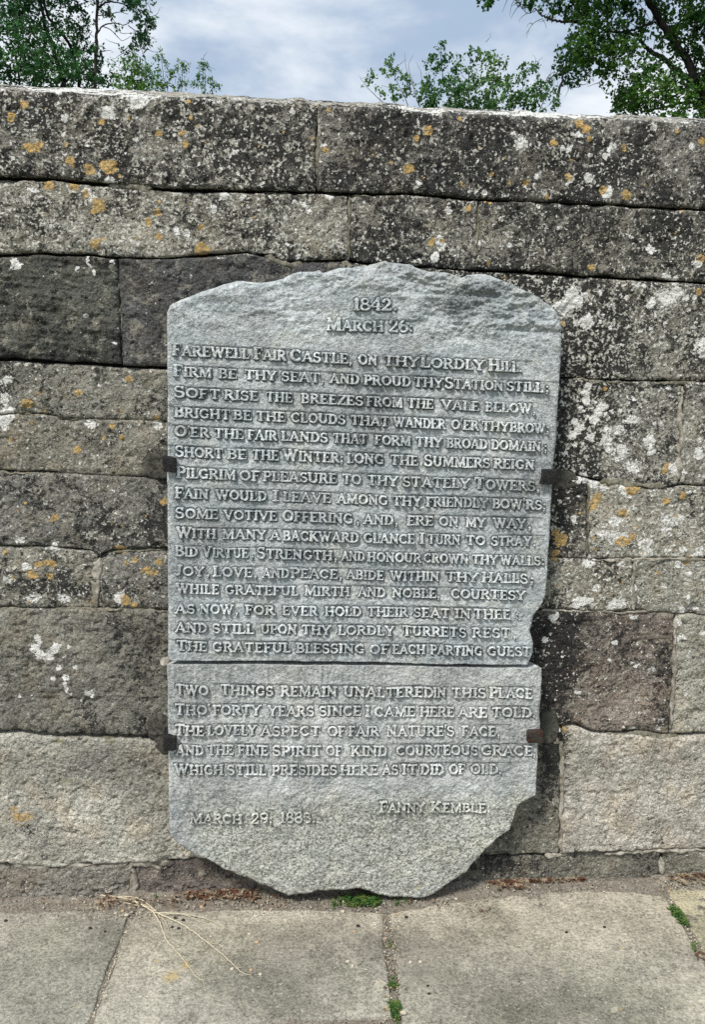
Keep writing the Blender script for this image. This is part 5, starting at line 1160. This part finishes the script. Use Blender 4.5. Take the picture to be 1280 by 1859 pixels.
# ------------------------------------------------------------------ weeds
def weed(name, spots, size, label, seed, mat=M_WEED, nleaf=9, hmax=.018):
    r = np.random.RandomState(seed); q0 = on_ground([spots[0][0]], [spots[0][1]])[:, 0]
    rt = root(name, (float(q0[0]), float(q0[1]), float(gz(q0[0]))), label, 'weed')
    Vs_, Fs_, n = [], [], 0; sv, sf, m_ = [], [], 0
    for (px, py) in spots:
        q = on_ground([px], [py])[:, 0]; base = np.array([q[0], q[1], gz(q[0]) - .002])
        for _ in range(nleaf):
            a = r.rand() * 6.28; rad = r.rand() * size * 1.6; hh = r.uniform(.2, 1) * hmax
            c = base + [math.cos(a) * rad, math.sin(a) * rad, hh]; c[1] = min(c[1], -.008)
            # stem
            s_ = .0005; sv.append(np.array([base + [-s_, 0, 0], base + [s_, 0, 0], c + [s_, 0, 0], c + [-s_, 0, 0]])); sf.append(np.array([[0, 1, 2, 3]]) + m_); m_ += 4
            # rounded leaf of six points, folded on its midrib
            l = size * r.uniform(.55, 1.1); w = l * r.uniform(.55, .8); b = r.rand() * 6.28
            u = np.array([math.cos(b), math.sin(b), r.uniform(-.4, .5)]); v = np.array([-math.sin(b), math.cos(b), r.uniform(-.3, .3)]); up_ = np.array([0, 0, 1.])
            pts = np.array([c, c + u * l * .35 + v * w * .45 + up_ * w * .15, c + u * l * .8 + v * w * .38 + up_ * w * .1, c + u * l, c + u * l * .8 - v * w * .38 + up_ * w * .1, c + u * l * .35 - v * w * .45 + up_ * w * .15])
            Vs_.append(pts); Fs_.append(np.array([[0, 1, 2, 3], [0, 3, 4, 5]]) + n); n += 6
    mesh('leaves', np.concatenate(Vs_), np.concatenate(Fs_), mat, rt)['kind'] = 'stuff'
    mesh('stems', np.concatenate(sv), np.concatenate(sf), M_WEED, rt, smooth=False)['kind'] = 'stuff'
r = random.Random(3)
weed('weed_clump', [(r.uniform(605, 690), r.uniform(1634, 1646)) for _ in range(44)], .0085, 'dense low clump of green weeds under the middle of the slab foot', 1)
weed('weed_clump', [(r.uniform(718, 745), r.uniform(1640, 1644)) for _ in range(5)], .006, 'few small green leaves under the slab foot right of the dense clump', 2, nleaf=5)
weed('weed_clump', [(704, 1716), (712, 1716), (709, 1712)], .0085, 'small two lobed seedling high in the centre paving joint', 3, nleaf=3, hmax=.008)
weed('weed_clump', [(713 + r.uniform(-6, 6), r.uniform(1775, 1800)) for _ in range(12)], .005, 'yellow green weeds halfway down the centre paving joint', 4, hmax=.008)
weed('weed_clump', [(717 + r.uniform(-8, 8), r.uniform(1820, 1859)) for _ in range(26)], .0055, 'green weeds at the bottom end of the centre paving joint', 5, hmax=.012)
weed('weed_clump', [(1222 + t * 22 + r.uniform(-7, 7), 1650 + t * 30) for t in [r.random() for _ in range(30)]], .0065, 'bright green weeds in the wide right paving joint', 6, hmax=.012)
weed('weed_clump', [(1262 + r.uniform(-4, 4), r.uniform(1715, 1730)) for _ in range(6)], .005, 'sparse weeds low in the wide right paving joint', 7, nleaf=5, hmax=.008)
weed('weed_clump', [(1235, 1592), (1240, 1590), (1238, 1588)], .006, 'tiny green sprout at the wall foot near the right edge', 8, nleaf=6)
weed('weed_clump', [(1276, 1590), (1280, 1588)], .006, 'green sprout at the wall foot cut by the right edge', 9, nleaf=6)
weed('weed_clump', [(283, 1634), (286, 1632)], .0055, 'tiny green sprout at the wall foot left of the red litter', 10, nleaf=5)

# ------------------------------------------------------------------ tubes: roots, twigs, limbs
def tube(pts, radii, n=6):
    pts = np.asarray(pts, float); radii = np.asarray(radii, float); m_ = len(pts)
    tg = np.gradient(pts, axis=0); tg /= np.linalg.norm(tg, axis=1, keepdims=True) + 1e-9
    ref = np.array([.31, .87, .38]); a = np.cross(tg, ref); a /= np.linalg.norm(a, axis=1, keepdims=True) + 1e-9; b = np.cross(tg, a)
    th = np.linspace(0, 2 * np.pi, n, endpoint=False)
    V = pts[:, None] + radii[:, None, None] * (a[:, None] * np.cos(th)[None, :, None] + b[:, None] * np.sin(th)[None, :, None])
    idx = np.arange(m_ * n).reshape(m_, n); nx = np.roll(idx, -1, 1)
    F = np.stack([idx[:-1], nx[:-1], nx[1:], idx[1:]], -1).reshape(-1, 4)
    return V.reshape(-1, 3), F
def smooth_path(P, k=6):
    P = np.asarray(P, float); out = []
    for i in range(len(P) - 1):
        p0, p1, p2, p3 = P[max(i - 1, 0)], P[i], P[i + 1], P[min(i + 2, len(P) - 1)]
        for t in np.linspace(0, 1, k, endpoint=False):
            out.append(.5 * ((2 * p1) + (-p0 + p2) * t + (2 * p0 - 5 * p1 + 4 * p2 - p3) * t ** 2 + (-p0 + 3 * p1 - 3 * p2 + p3) * t ** 3))
    out.append(P[-1]); return np.array(out)
rg = np.random.RandomState(21)
q0 = on_ground([243], [1644])[:, 0]
rt = root('dry_root', (float(q0[0]), float(q0[1]), float(gz(q0[0]))), 'dry straw coloured root with long thin branches lying across the left paving joint', 'root')
def groot(pts, r0, r1, name='rootlet', h0=.006):
    P = []
    for k, p in enumerate(pts):
        h = p[2] if len(p) > 2 else h0
        q = on_ground([p[0]], [p[1]], h)[:, 0]; P.append(q)
    P = smooth_path(P, 6); P += rg.randn(*P.shape) * .0005
    V, F = tube(P, np.linspace(r0, r1, len(P)) * .95, 6); mesh(name, V, F, M_ROOT, rt)
groot([(126, 1634, .006), (150, 1627, .009), (175, 1625, .012), (205, 1628, .012), (235, 1633, .010), (262, 1645, .008), (280, 1657, .006)], .0016, .0024, 'main_root')
groot([(162, 1628, .012), (172, 1618, .02), (190, 1607, .03), (200, 1605, .035)], .0012, .0007)
groot([(193, 1604, .035), (191, 1613, .03), (194, 1620, .024), (203, 1616, .026), (204, 1606, .03), (200, 1604, .034)], .0009, .0008)
groot([(205, 1628, .012), (240, 1628, .013), (262, 1637, .012), (283, 1654, .006)], .0014, .0012)
groot([(225, 1639, .008), (245, 1643, .006), (265, 1643, .006), (283, 1655, .005)], .0012, .001)
groot([(280, 1657, .006), (320, 1658, .008), (355, 1663, .008), (385, 1672, .004), (408, 1685, .003)], .0014, .0005)
groot([(285, 1660, .006), (330, 1660, .006), (365, 1674, .004), (378, 1673, .003)], .0010, .0005)
groot([(278, 1656, .006), (288, 1672, .004), (297, 1693, .002), (303, 1707, .002), (325, 1732, .003), (345, 1758, .003), (357, 1774, .002), (368, 1780, .002), (371, 1791, .001)], .0017, .0005)
groot([(283, 1656, .006), (310, 1668, .006), (340, 1684, .005), (370, 1706, .004), (405, 1734, .003), (430, 1758, .002), (445, 1768, .002), (458, 1770, .002)], .0018, .0005)
groot([(287, 1662, .005), (300, 1673, .003), (308, 1696, .002), (306, 1700, .002)], .0010, .0004)
for (a, b_, c) in [((372, 1708), (390, 1714), (401, 1708)), ((398, 1730), (400, 1720), (412, 1717)), ((402, 1742), (410, 1748), (398, 1750)), ((425, 1752), (430, 1742), (428, 1725)), ((430, 1758), (440, 1755), (446, 1750)), ((365, 1703), (372, 1715), (367, 1720)), ((340, 1744), (350, 1742), (352, 1741)), ((357, 1774), (365, 1770), (368, 1772)), ((330, 1680), (328, 1692), (326, 1698)), ((395, 1728), (396, 1740), (393, 1746)), ((232, 1630), (228, 1622), (227, 1620)), ((240, 1636), (246, 1646), (238, 1648))]:
    groot([a, b_, c], .0006, .0003, h0=.003)
q0 = on_ground([1030], [1600])[:, 0]
P = [on_ground([a], [b_], h)[:, 0] for a, b_, h in [(1022, 1592, .006), (1045, 1598, .006), (1060, 1603, .004)]]
V, F = tube(smooth_path(P, 5), np.linspace(.0016, .0008, 11), 6); o = mesh('dry_twig', V, F, M_ROOT); tag(o, 'short pale twig lying on the red litter right of the slab', 'twig')

# ------------------------------------------------------------------ trees beyond the wall
def at_y(px, py, Y):
    return on_y([px], [py], Y)[:, 0]
def leaf_cloud(name, blobs, Y, depth, leaf, mat, parent, seed, density=1.0, droop=.0, elong=1.5):
    """blobs: (px,py,r_px[,weight]) at the distance Y, spread through the crown's depth as leafy sprays"""
    r = np.random.RandomState(seed); sc = (Y - CAM[1]) / FPX
    C_, U_, N_ = [], [], []
    for bl in blobs:
        px, py, rp = bl[:3]; wt = bl[3] if len(bl) > 3 else 1.0
        c = at_y(px, py, Y); R_ = rp * sc
        nspray = max(2, int(density * wt * (rp / 7.0) ** 2 * 1.35))
        for _ in range(nspray):
            d = r.randn(3); d /= np.linalg.norm(d); rr_ = r.rand() ** .45
            s = c + d * np.array([R_ * rr_, 0, R_ * rr_]) + [0, r.uniform(-depth, depth) * min(1, R_ / (30 * sc)), 0]
            ax = r.randn(3); ax[2] -= droop; ax /= np.linalg.norm(ax); L = leaf * r.uniform(1.8, 4.2)
            k = int(r.uniform(12, 26))
            for j in range(k):
                t = j / k; p = s + ax * L * (t - .5) + r.randn(3) * leaf * .42
                u = ax * .4 + r.randn(3) * .7; u /= np.linalg.norm(u); n_ = np.array([0, -.15, .75]) + r.randn(3) * .6; n_ /= np.linalg.norm(n_)
                C_.append(p); U_.append(u); N_.append(n_)
    C_, U_, N_ = map(np.array, (C_, U_, N_)); V_ = np.cross(N_, U_); V_ /= np.linalg.norm(V_, axis=1, keepdims=True) + 1e-9
    N_ = np.cross(U_, V_); l = leaf * r.uniform(.6, 1.25, (len(C_), 1)) * .5; w = l / elong
    # leaf: base, two shoulders, tip, lifted edges (4 tris)
    P = np.stack([C_ - U_ * l, C_ - U_ * l * .1 + V_ * w + N_ * l * .18, C_ + U_ * l, C_ - U_ * l * .1 - V_ * w + N_ * l * .18], 1)
    idx = np.arange(len(C_))[:, None] * 4
    F = np.concatenate([idx + np.array([[0, 2, 1]]), idx + np.array([[0, 3, 2]])])
    o = mesh(name, P.reshape(-1, 3), F, mat, parent); return o
def limb(path, w0, w1, Y, parent, mat=M_BARK, name='branch', seed=0, dy=0.0):
    """path in photo pixels at distance Y; widths in photo pixels"""
    sc = (Y - CAM[1]) / FPX; r = np.random.RandomState(seed)
    P = np.array([at_y(p[0], p[1], Y + (p[2] if len(p) > 2 else 0)) for p in path])
    P = smooth_path(P, 5); n = len(P)
    P += (r.rand(n, 3) - .5) * sc * min(w0, 5) * .5
    V, F = tube(P, np.linspace(w0, w1, n) * .5 * sc, 8); return mesh(name, V, F, mat, parent)
def twigs(blobs, Y, depth, parent, seed, n=60, w=1.2, L=28, mat=M_BARK):
    r = np.random.RandomState(seed); sc = (Y - CAM[1]) / FPX; parts = []
    for _ in range(n):
        b_ = blobs[r.randint(len(blobs))]; a = r.rand() * 6.28; c = at_y(b_[0] + r.randn() * b_[2] * .5, b_[1] + r.randn() * b_[2] * .5, Y) + [0, r.uniform(-depth, depth) * .6, 0]
        d = np.array([math.cos(a), r.uniform(-.6, .6), math.sin(a)]); k = 6
        P = [c]; 
        for j in range(k): d = d + r.randn(3) * .3; d /= np.linalg.norm(d); P.append(P[-1] + d * L * sc / k)
        V, F = tube(np.array(P), np.linspace(w, w * .3, k + 1) * .5 * sc, 4); parts.append((V, F))
    V, F = cat_mesh(parts); o = mesh('twigs', V, F, mat, parent); o['kind'] = 'stuff'; return o

# left tree
Y = 17.0
b0 = at_y(120, 160, Y)
tr = root('tall_tree', (float(b0[0]), Y, -.6), 'tall dark green tree with bare forked limbs above the left end of the wall', 'tree')
LB = [(18, 15, 26), (12, 55, 26), (25, 90, 30), (12, 120, 26), (45, 55, 26), (50, 110, 32), (60, 80, 24), (55, 20, 18), (75, 25, 10), (85, 65, 16), (95, 10, 9), (105, 50, 12), (120, 20, 12), (130, 40, 12), (140, 12, 16), (142, 60, 14), (128, 75, 12), (92, 130, 34), (115, 105, 22), (60, 140, 30), (20, 145, 26), (140, 95, 18), (150, 120, 24), (170, 95, 13), (160, 140, 26), (185, 140, 16),
      (128, 138, 24), (178, 82, 9), (112, 85, 14), (78, 100, 16), (150, 75, 12), (162, 50, 9), (100, 35, 8), (230, 4, 8), (242, 12, 11), (256, 20, 14), (262, 32, 10), (270, 38, 9), (250, 35, 8), (278, 40, 4), (242, 2, 9), (198, 28, 5), (190, 24, 4), (213, 52, 4),
      (258, 58, 9), (262, 68, 10), (252, 80, 11), (240, 86, 8), (262, 82, 8), (225, 92, 5), (268, 75, 5), (38, 30, 20), (30, -20, 40), (90, -30, 36), (150, -40, 36), (210, -40, 30), (250, -25, 24), (60, -80, 60), (150, -110, 70), (-60, 20, 60), (-80, 100, 60), (-60, -80, 70), (20, -160, 80), (160, -200, 70), (-120, 40, 60)]
leaf_cloud('crown', LB, Y, 1.2, .066, M_LF_DARK, tr, 1, 1.8)
limb([(118, 420), (122, 260), (116, 160), (112, 140), (98, 95), (80, 40), (70, -20), (60, -120)], 9, 4, Y, tr, name='trunk', seed=1)
limb([(150, 260, .5), (142, 140, .4), (135, 105, .3), (118, 70, .2), (92, 40), (78, 0), (70, -50)], 6, 4, Y, tr, seed=2)
limb([(178, 300, -.4), (172, 160, -.4), (174, 90, -.3), (175, 55, -.3), (176, 0, -.3), (180, -90)], 6, 4, Y, tr, seed=3)
limb([(176, 14, -.3), (190, 5, -.3), (210, 4, -.2), (228, 10, 0), (245, 22, 0)], 3, 1.5, Y, tr, seed=4)
limb([(176, 60, -.3), (188, 46, -.3), (205, 42, -.2), (225, 45, 0), (240, 38, 0)], 2.6, 1, Y, tr, seed=5)
limb([(186, 48, -.3), (200, 54, -.3), (212, 66, -.2), (222, 74, 0), (236, 66, 0)], 1.6, .6, Y, tr, seed=6)
limb([(175, 28, -.3), (195, 27, -.3), (215, 22, -.2), (232, 26, 0)], 1.8, .8, Y, tr, seed=7)
limb([(0, 70, .2), (15, 85), (30, 110), (35, 160)], 2, 4, Y, tr, seed=8)
limb([(-10, 130, .2), (10, 132), (40, 120), (70, 122)], 3, 1, Y, tr, seed=9)
limb([(232, 46, 0), (244, 55, 0), (254, 62, 0), (262, 75, 0), (256, 90)], 1.6, 1.0, Y, tr, seed=10)
twigs(LB[:52], Y, 1.0, tr, 5, 110, 1.1, 26)

# pale saplings in front of it
Y = 9.0
def bush(name, blobs, Y, leaf, mat, label, seed, dens=1.0, stems=(), depth=.35, bare=(), elong=1.9, cat='shrub', ntw=40, zb=-.6):
    b0 = at_y(blobs[0][0], 200, Y); t = root(name, (float(b0[0]), Y, zb), label, cat)
    leaf_cloud('foliage', blobs, Y, depth, leaf, mat, t, seed, dens, elong=elong)
    for k, s in enumerate(stems): limb(s[0], s[1], s[2], Y, t, name='stem', seed=seed + k)
    for k, s in enumerate(bare): limb(s[0], s[1], s[2], Y, t, mat=M_TWIG, name='bare_twig', seed=seed + 30 + k)
    if ntw: twigs(blobs, Y, depth, t, seed + 3, ntw, .9, 18)
    return t
SB = [(212, 140, 13), (232, 128, 15), (225, 112, 8), (245, 108, 9), (262, 122, 14), (250, 140, 18), (272, 142, 15), (205, 118, 4), (230, 150, 16), (260, 158, 18), (240, 100, 6)]
bush('leafy_shrub', SB + [(235, 190, 40), (240, 240, 50)], 9.0, .036, M_LF_SAP, 'bright yellow green shrub topping the wall between the dark tree and the saplings', 11, 1.9, [([(240, 420), (238, 200), (240, 130)], 3, 1.2)])
S2 = [(288, 148, 9), (285, 110, 5), (293, 96, 6), (290, 128, 6), (302, 116, 5), (310, 140, 8), (305, 155, 9), (322, 125, 5), (330, 112, 5), (334, 128, 6), (328, 142, 8), (340, 152, 8), (325, 160, 9), (290, 165, 12), (312, 130, 4)]
bush('sapling', S2 + [(315, 200, 22)], 8.0, .032, M_LF_SAP, 'feathery green sapling in the middle of the left row of saplings', 12, 1.5, [([(310, 420), (306, 190), (296, 140), (292, 100)], 1.8, .6), ([(318, 300), (328, 170), (333, 115)], 1.4, .6)], depth=.15, ntw=20)
S3 = [(368, 115, 4), (372, 128, 6), (378, 120, 4), (362, 135, 5), (370, 142, 7), (382, 145, 6), (352, 150, 6), (365, 158, 8), (388, 156, 6), (396, 160, 5), (378, 165, 10)]
bush('sapling', S3 + [(372, 200, 18)], 8.0, .030, M_LF_SAP, 'small green sapling standing alone, rightmost of the left group, above the wall', 13, 1.4, [([(375, 420), (374, 200), (371, 120)], 1.5, .5), ([(376, 180), (386, 160), (402, 166)], 1.0, .5)], depth=.12, ntw=12)
# bush right of the middle
Y = 10.5
MB_ = [(672, 142, 6, .7), (668, 150, 5, .6), (690, 168, 7, .8), (708, 110, 5, .8), (712, 122, 5, .6), (700, 128, 4, .6), (722, 128, 5, .6), (730, 138, 6, .5), (712, 156, 6), (738, 158, 8, .8), (745, 170, 8), (725, 172, 7), (745, 150, 6), (715, 178, 8), (800, 85, 5), (790, 100, 6), (805, 104, 8), (780, 118, 7), (795, 124, 7), (815, 108, 7), (800, 118, 6), (778, 150, 10), (770, 162, 14), (785, 172, 16), (825, 125, 7), (835, 110, 5), (822, 140, 9), (845, 128, 9), (808, 155, 12), (830, 165, 16),
       (858, 95, 6), (870, 92, 7), (885, 102, 7), (868, 110, 6), (898, 98, 5), (880, 122, 9), (900, 115, 10), (915, 125, 8), (862, 140, 10), (885, 145, 12), (858, 165, 16), (905, 145, 11), (890, 170, 16), (920, 160, 12), (930, 172, 12), (925, 145, 9), (950, 122, 7), (958, 133, 7), (970, 118, 5), (964, 128, 5), (948, 150, 8), (960, 165, 13), (980, 145, 6), (985, 160, 7), (975, 175, 13), (995, 172, 9), (1005, 182, 9), (1000, 150, 4), (1010, 165, 5), (1012, 186, 8), (945, 180, 12), (830, 190, 30), (900, 200, 34), (780, 200, 28), (960, 205, 28)]
bush('broad_bush', MB_ + [(850, 260, 60), (920, 270, 50), (780, 260, 40)], Y, .050, M_LF_BUSH, 'broad mid green bush rising above the middle right of the wall', 14, 1.7,
     [([(850, 420), (855, 220), (850, 150), (868, 100)], 3, .8), ([(840, 300), (820, 190), (805, 140), (800, 90)], 2.2, .7), ([(900, 300), (925, 200), (950, 160), (958, 122)], 2, .7), ([(760, 280), (740, 190), (722, 150), (706, 112)], 1.6, .6), ([(950, 260), (985, 190), (992, 165), (998, 145), (1008, 135)], 1.6, .7)],
     depth=.5, bare=[([(700, 190), (680, 172), (665, 156), (652, 138)], 1.5, .5), ([(760, 190), (748, 150), (738, 125), (735, 95)], 1.6, .5), ([(750, 150), (742, 120), (752, 98)], 1.2, .4), ([(766, 150), (764, 130), (755, 112)], 1.2, .4), ([(740, 170), (712, 160), (692, 155)], 1.3, .5), ([(990, 150), (1000, 135), (1008, 131), (1014, 138)], 1.4, .8)], elong=1.5, ntw=50)
# right tree
Y = 12.0
b0 = at_y(1275, 200, Y)
tr = root('spreading_tree', (float(b0[0]) + .4, Y, -.6), 'large green tree with heavy curving limbs reaching over the right end of the wall', 'tree')
RB = [(1050, 8, 20), (1070, 25, 16), (1045, 30, 10), (1085, 6, 18), (1100, 22, 14), (1115, 8, 14), (1140, 6, 14), (1148, 18, 7), (1010, 4, 6), (1030, 5, 9), (1060, 42, 10), (1075, 55, 16), (1055, 62, 14), (1095, 52, 16), (1115, 55, 16), (1130, 46, 10), (1045, 75, 16), (1065, 85, 18), (1090, 80, 20), (1115, 82, 18), (1130, 72, 14), (1025, 95, 12), (1040, 102, 18), (1060, 108, 18), (1085, 104, 18), (1110, 108, 20), (1018, 112, 8), (1030, 122, 14), (1050, 128, 14), (1038, 142, 10), (1042, 155, 6),
      (1068, 125, 8), (1066, 138, 4), (1098, 125, 16), (1120, 125, 14), (1098, 142, 8), (1120, 142, 10), (1135, 105, 14), (1145, 90, 12), (1158, 45, 6), (1165, 62, 7), (1172, 52, 7), (1175, 5, 10), (1172, 25, 8), (1230, 10, 18), (1210, 25, 10), (1250, 22, 20), (1270, 15, 14), (1235, 45, 20), (1215, 55, 12), (1260, 50, 20), (1275, 40, 12), (1240, 70, 14), (1265, 75, 14), (1275, 90, 12), (1220, 30, 8), (1205, 4, 10), (1205, 70, 8), (1198, 85, 4), (1250, 95, 10), (1275, 105, 9), (1172, 70, 6),
      (1160, 120, 11), (1175, 128, 10), (1190, 118, 7), (1160, 140, 16), (1180, 145, 16), (1145, 150, 18), (1135, 168, 16), (1160, 170, 22), (1130, 185, 15), (1185, 168, 20), (1205, 155, 16), (1220, 165, 16), (1240, 160, 14), (1150, 190, 20), (1185, 190, 18), (1210, 185, 12), (1245, 178, 12), (1265, 165, 12), (1275, 150, 10), (1215, 140, 10), (1230, 145, 8), (1260, 140, 10), (1272, 195, 10), (1240, 200, 10), (1125, 195, 9), (1214, 108, 7), (1225, 100, 7), (1270, 125, 7), (1208, 128, 7),
      (890, 0, 5, .6), (888, 7, 3, .8), (967, 2, 7, .8), (965, 12, 4), (1050, -30, 40), (1130, -40, 50), (1220, -40, 50), (1300, 20, 40), (1320, 100, 50), (1310, 180, 50), (1000, -50, 36), (1150, -130, 80), (1280, -120, 80), (1380, -20, 80), (1400, 120, 80), (1200, 230, 40), (1290, 240, 50), (1020, -130, 60), (900, -40, 26), (950, -30, 20)]
leaf_cloud('crown', RB, Y, .9, .060, M_LF_RIGHT, tr, 3, 1.55, droop=.3, elong=1.35)
limb([(1330, 480), (1310, 260), (1285, 185), (1262, 145), (1252, 115), (1228, 80), (1204, 45), (1185, 15), (1170, -20), (1150, -80)], 17, 9, Y, tr, name='trunk', seed=1)
limb([(1262, 148), (1235, 132), (1214, 113), (1200, 103), (1182, 94), (1168, 80), (1160, 66), (1140, 60), (1118, 58)], 11, 3.5, Y, tr, seed=2)
limb([(1188, 42), (1172, 46), (1155, 52), (1138, 58)], 4.5, 3, Y, tr, seed=3)
limb([(1085, 46), (1066, 41), (1040, 39), (1020, 39), (1002, 36), (988, 29), (980, 24)], 6, 2.6, Y, tr, seed=4)
limb([(986, 30), (978, 22), (972, 15), (966, 22), (958, 24), (948, 15), (944, 8)], 2, .8, Y, tr, seed=5)
limb([(1085, 46), (1105, 30), (1118, 12), (1124, -10)], 3.4, 2.4, Y, tr, seed=6)
limb([(1108, 42), (1118, 24), (1128, 4), (1135, -20)], 2, 1.4, Y, tr, seed=7)
limb([(1118, 58), (1100, 56), (1085, 46)], 3.4, 5.6, Y, tr, seed=8)
limb([(1165, 203), (1200, 196), (1235, 188), (1262, 186), (1292, 180)], 3, 6, Y, tr, seed=9)
limb([(1215, 108), (1232, 95), (1244, 88), (1250, 78)], 2, 1.4, Y, tr, seed=10)
limb([(1285, 185), (1262, 176), (1248, 160), (1240, 150)], 5, 3, Y, tr, seed=11)
limb([(1020, 120), (1022, 145), (1016, 160), (1014, 176)], 2, 5.5, Y, tr, seed=12)
limb([(1019, 130), (1030, 115), (1044, 95), (1058, 70), (1080, 48)], 2, 1.5, Y, tr, seed=13)
twigs(RB[:90], Y, .8, tr, 9, 120, 1.3, 26)
for k, p in enumerate([[(958, 24), (948, 30), (942, 40)], [(944, 8), (934, 22), (928, 34)], [(940, -10), (930, 8), (926, 30)], [(925, -10), (918, 8), (912, 22)], [(985, 34), (972, 40), (962, 52), (956, 70)], [(968, 44), (962, 42), (956, 50)], [(985, 34), (990, 42), (993, 52)], [(962, 52), (958, 58), (954, 62)], [(950, -10), (938, 6), (930, 10)]]):
    limb(p, 1.3, .5, Y, tr, M_TWIG, 'bare_twig', 40 + k)

scene.cycles.use_denoising = False
scene.cycles.max_bounces = 6
scene.cycles.diffuse_bounces = 3
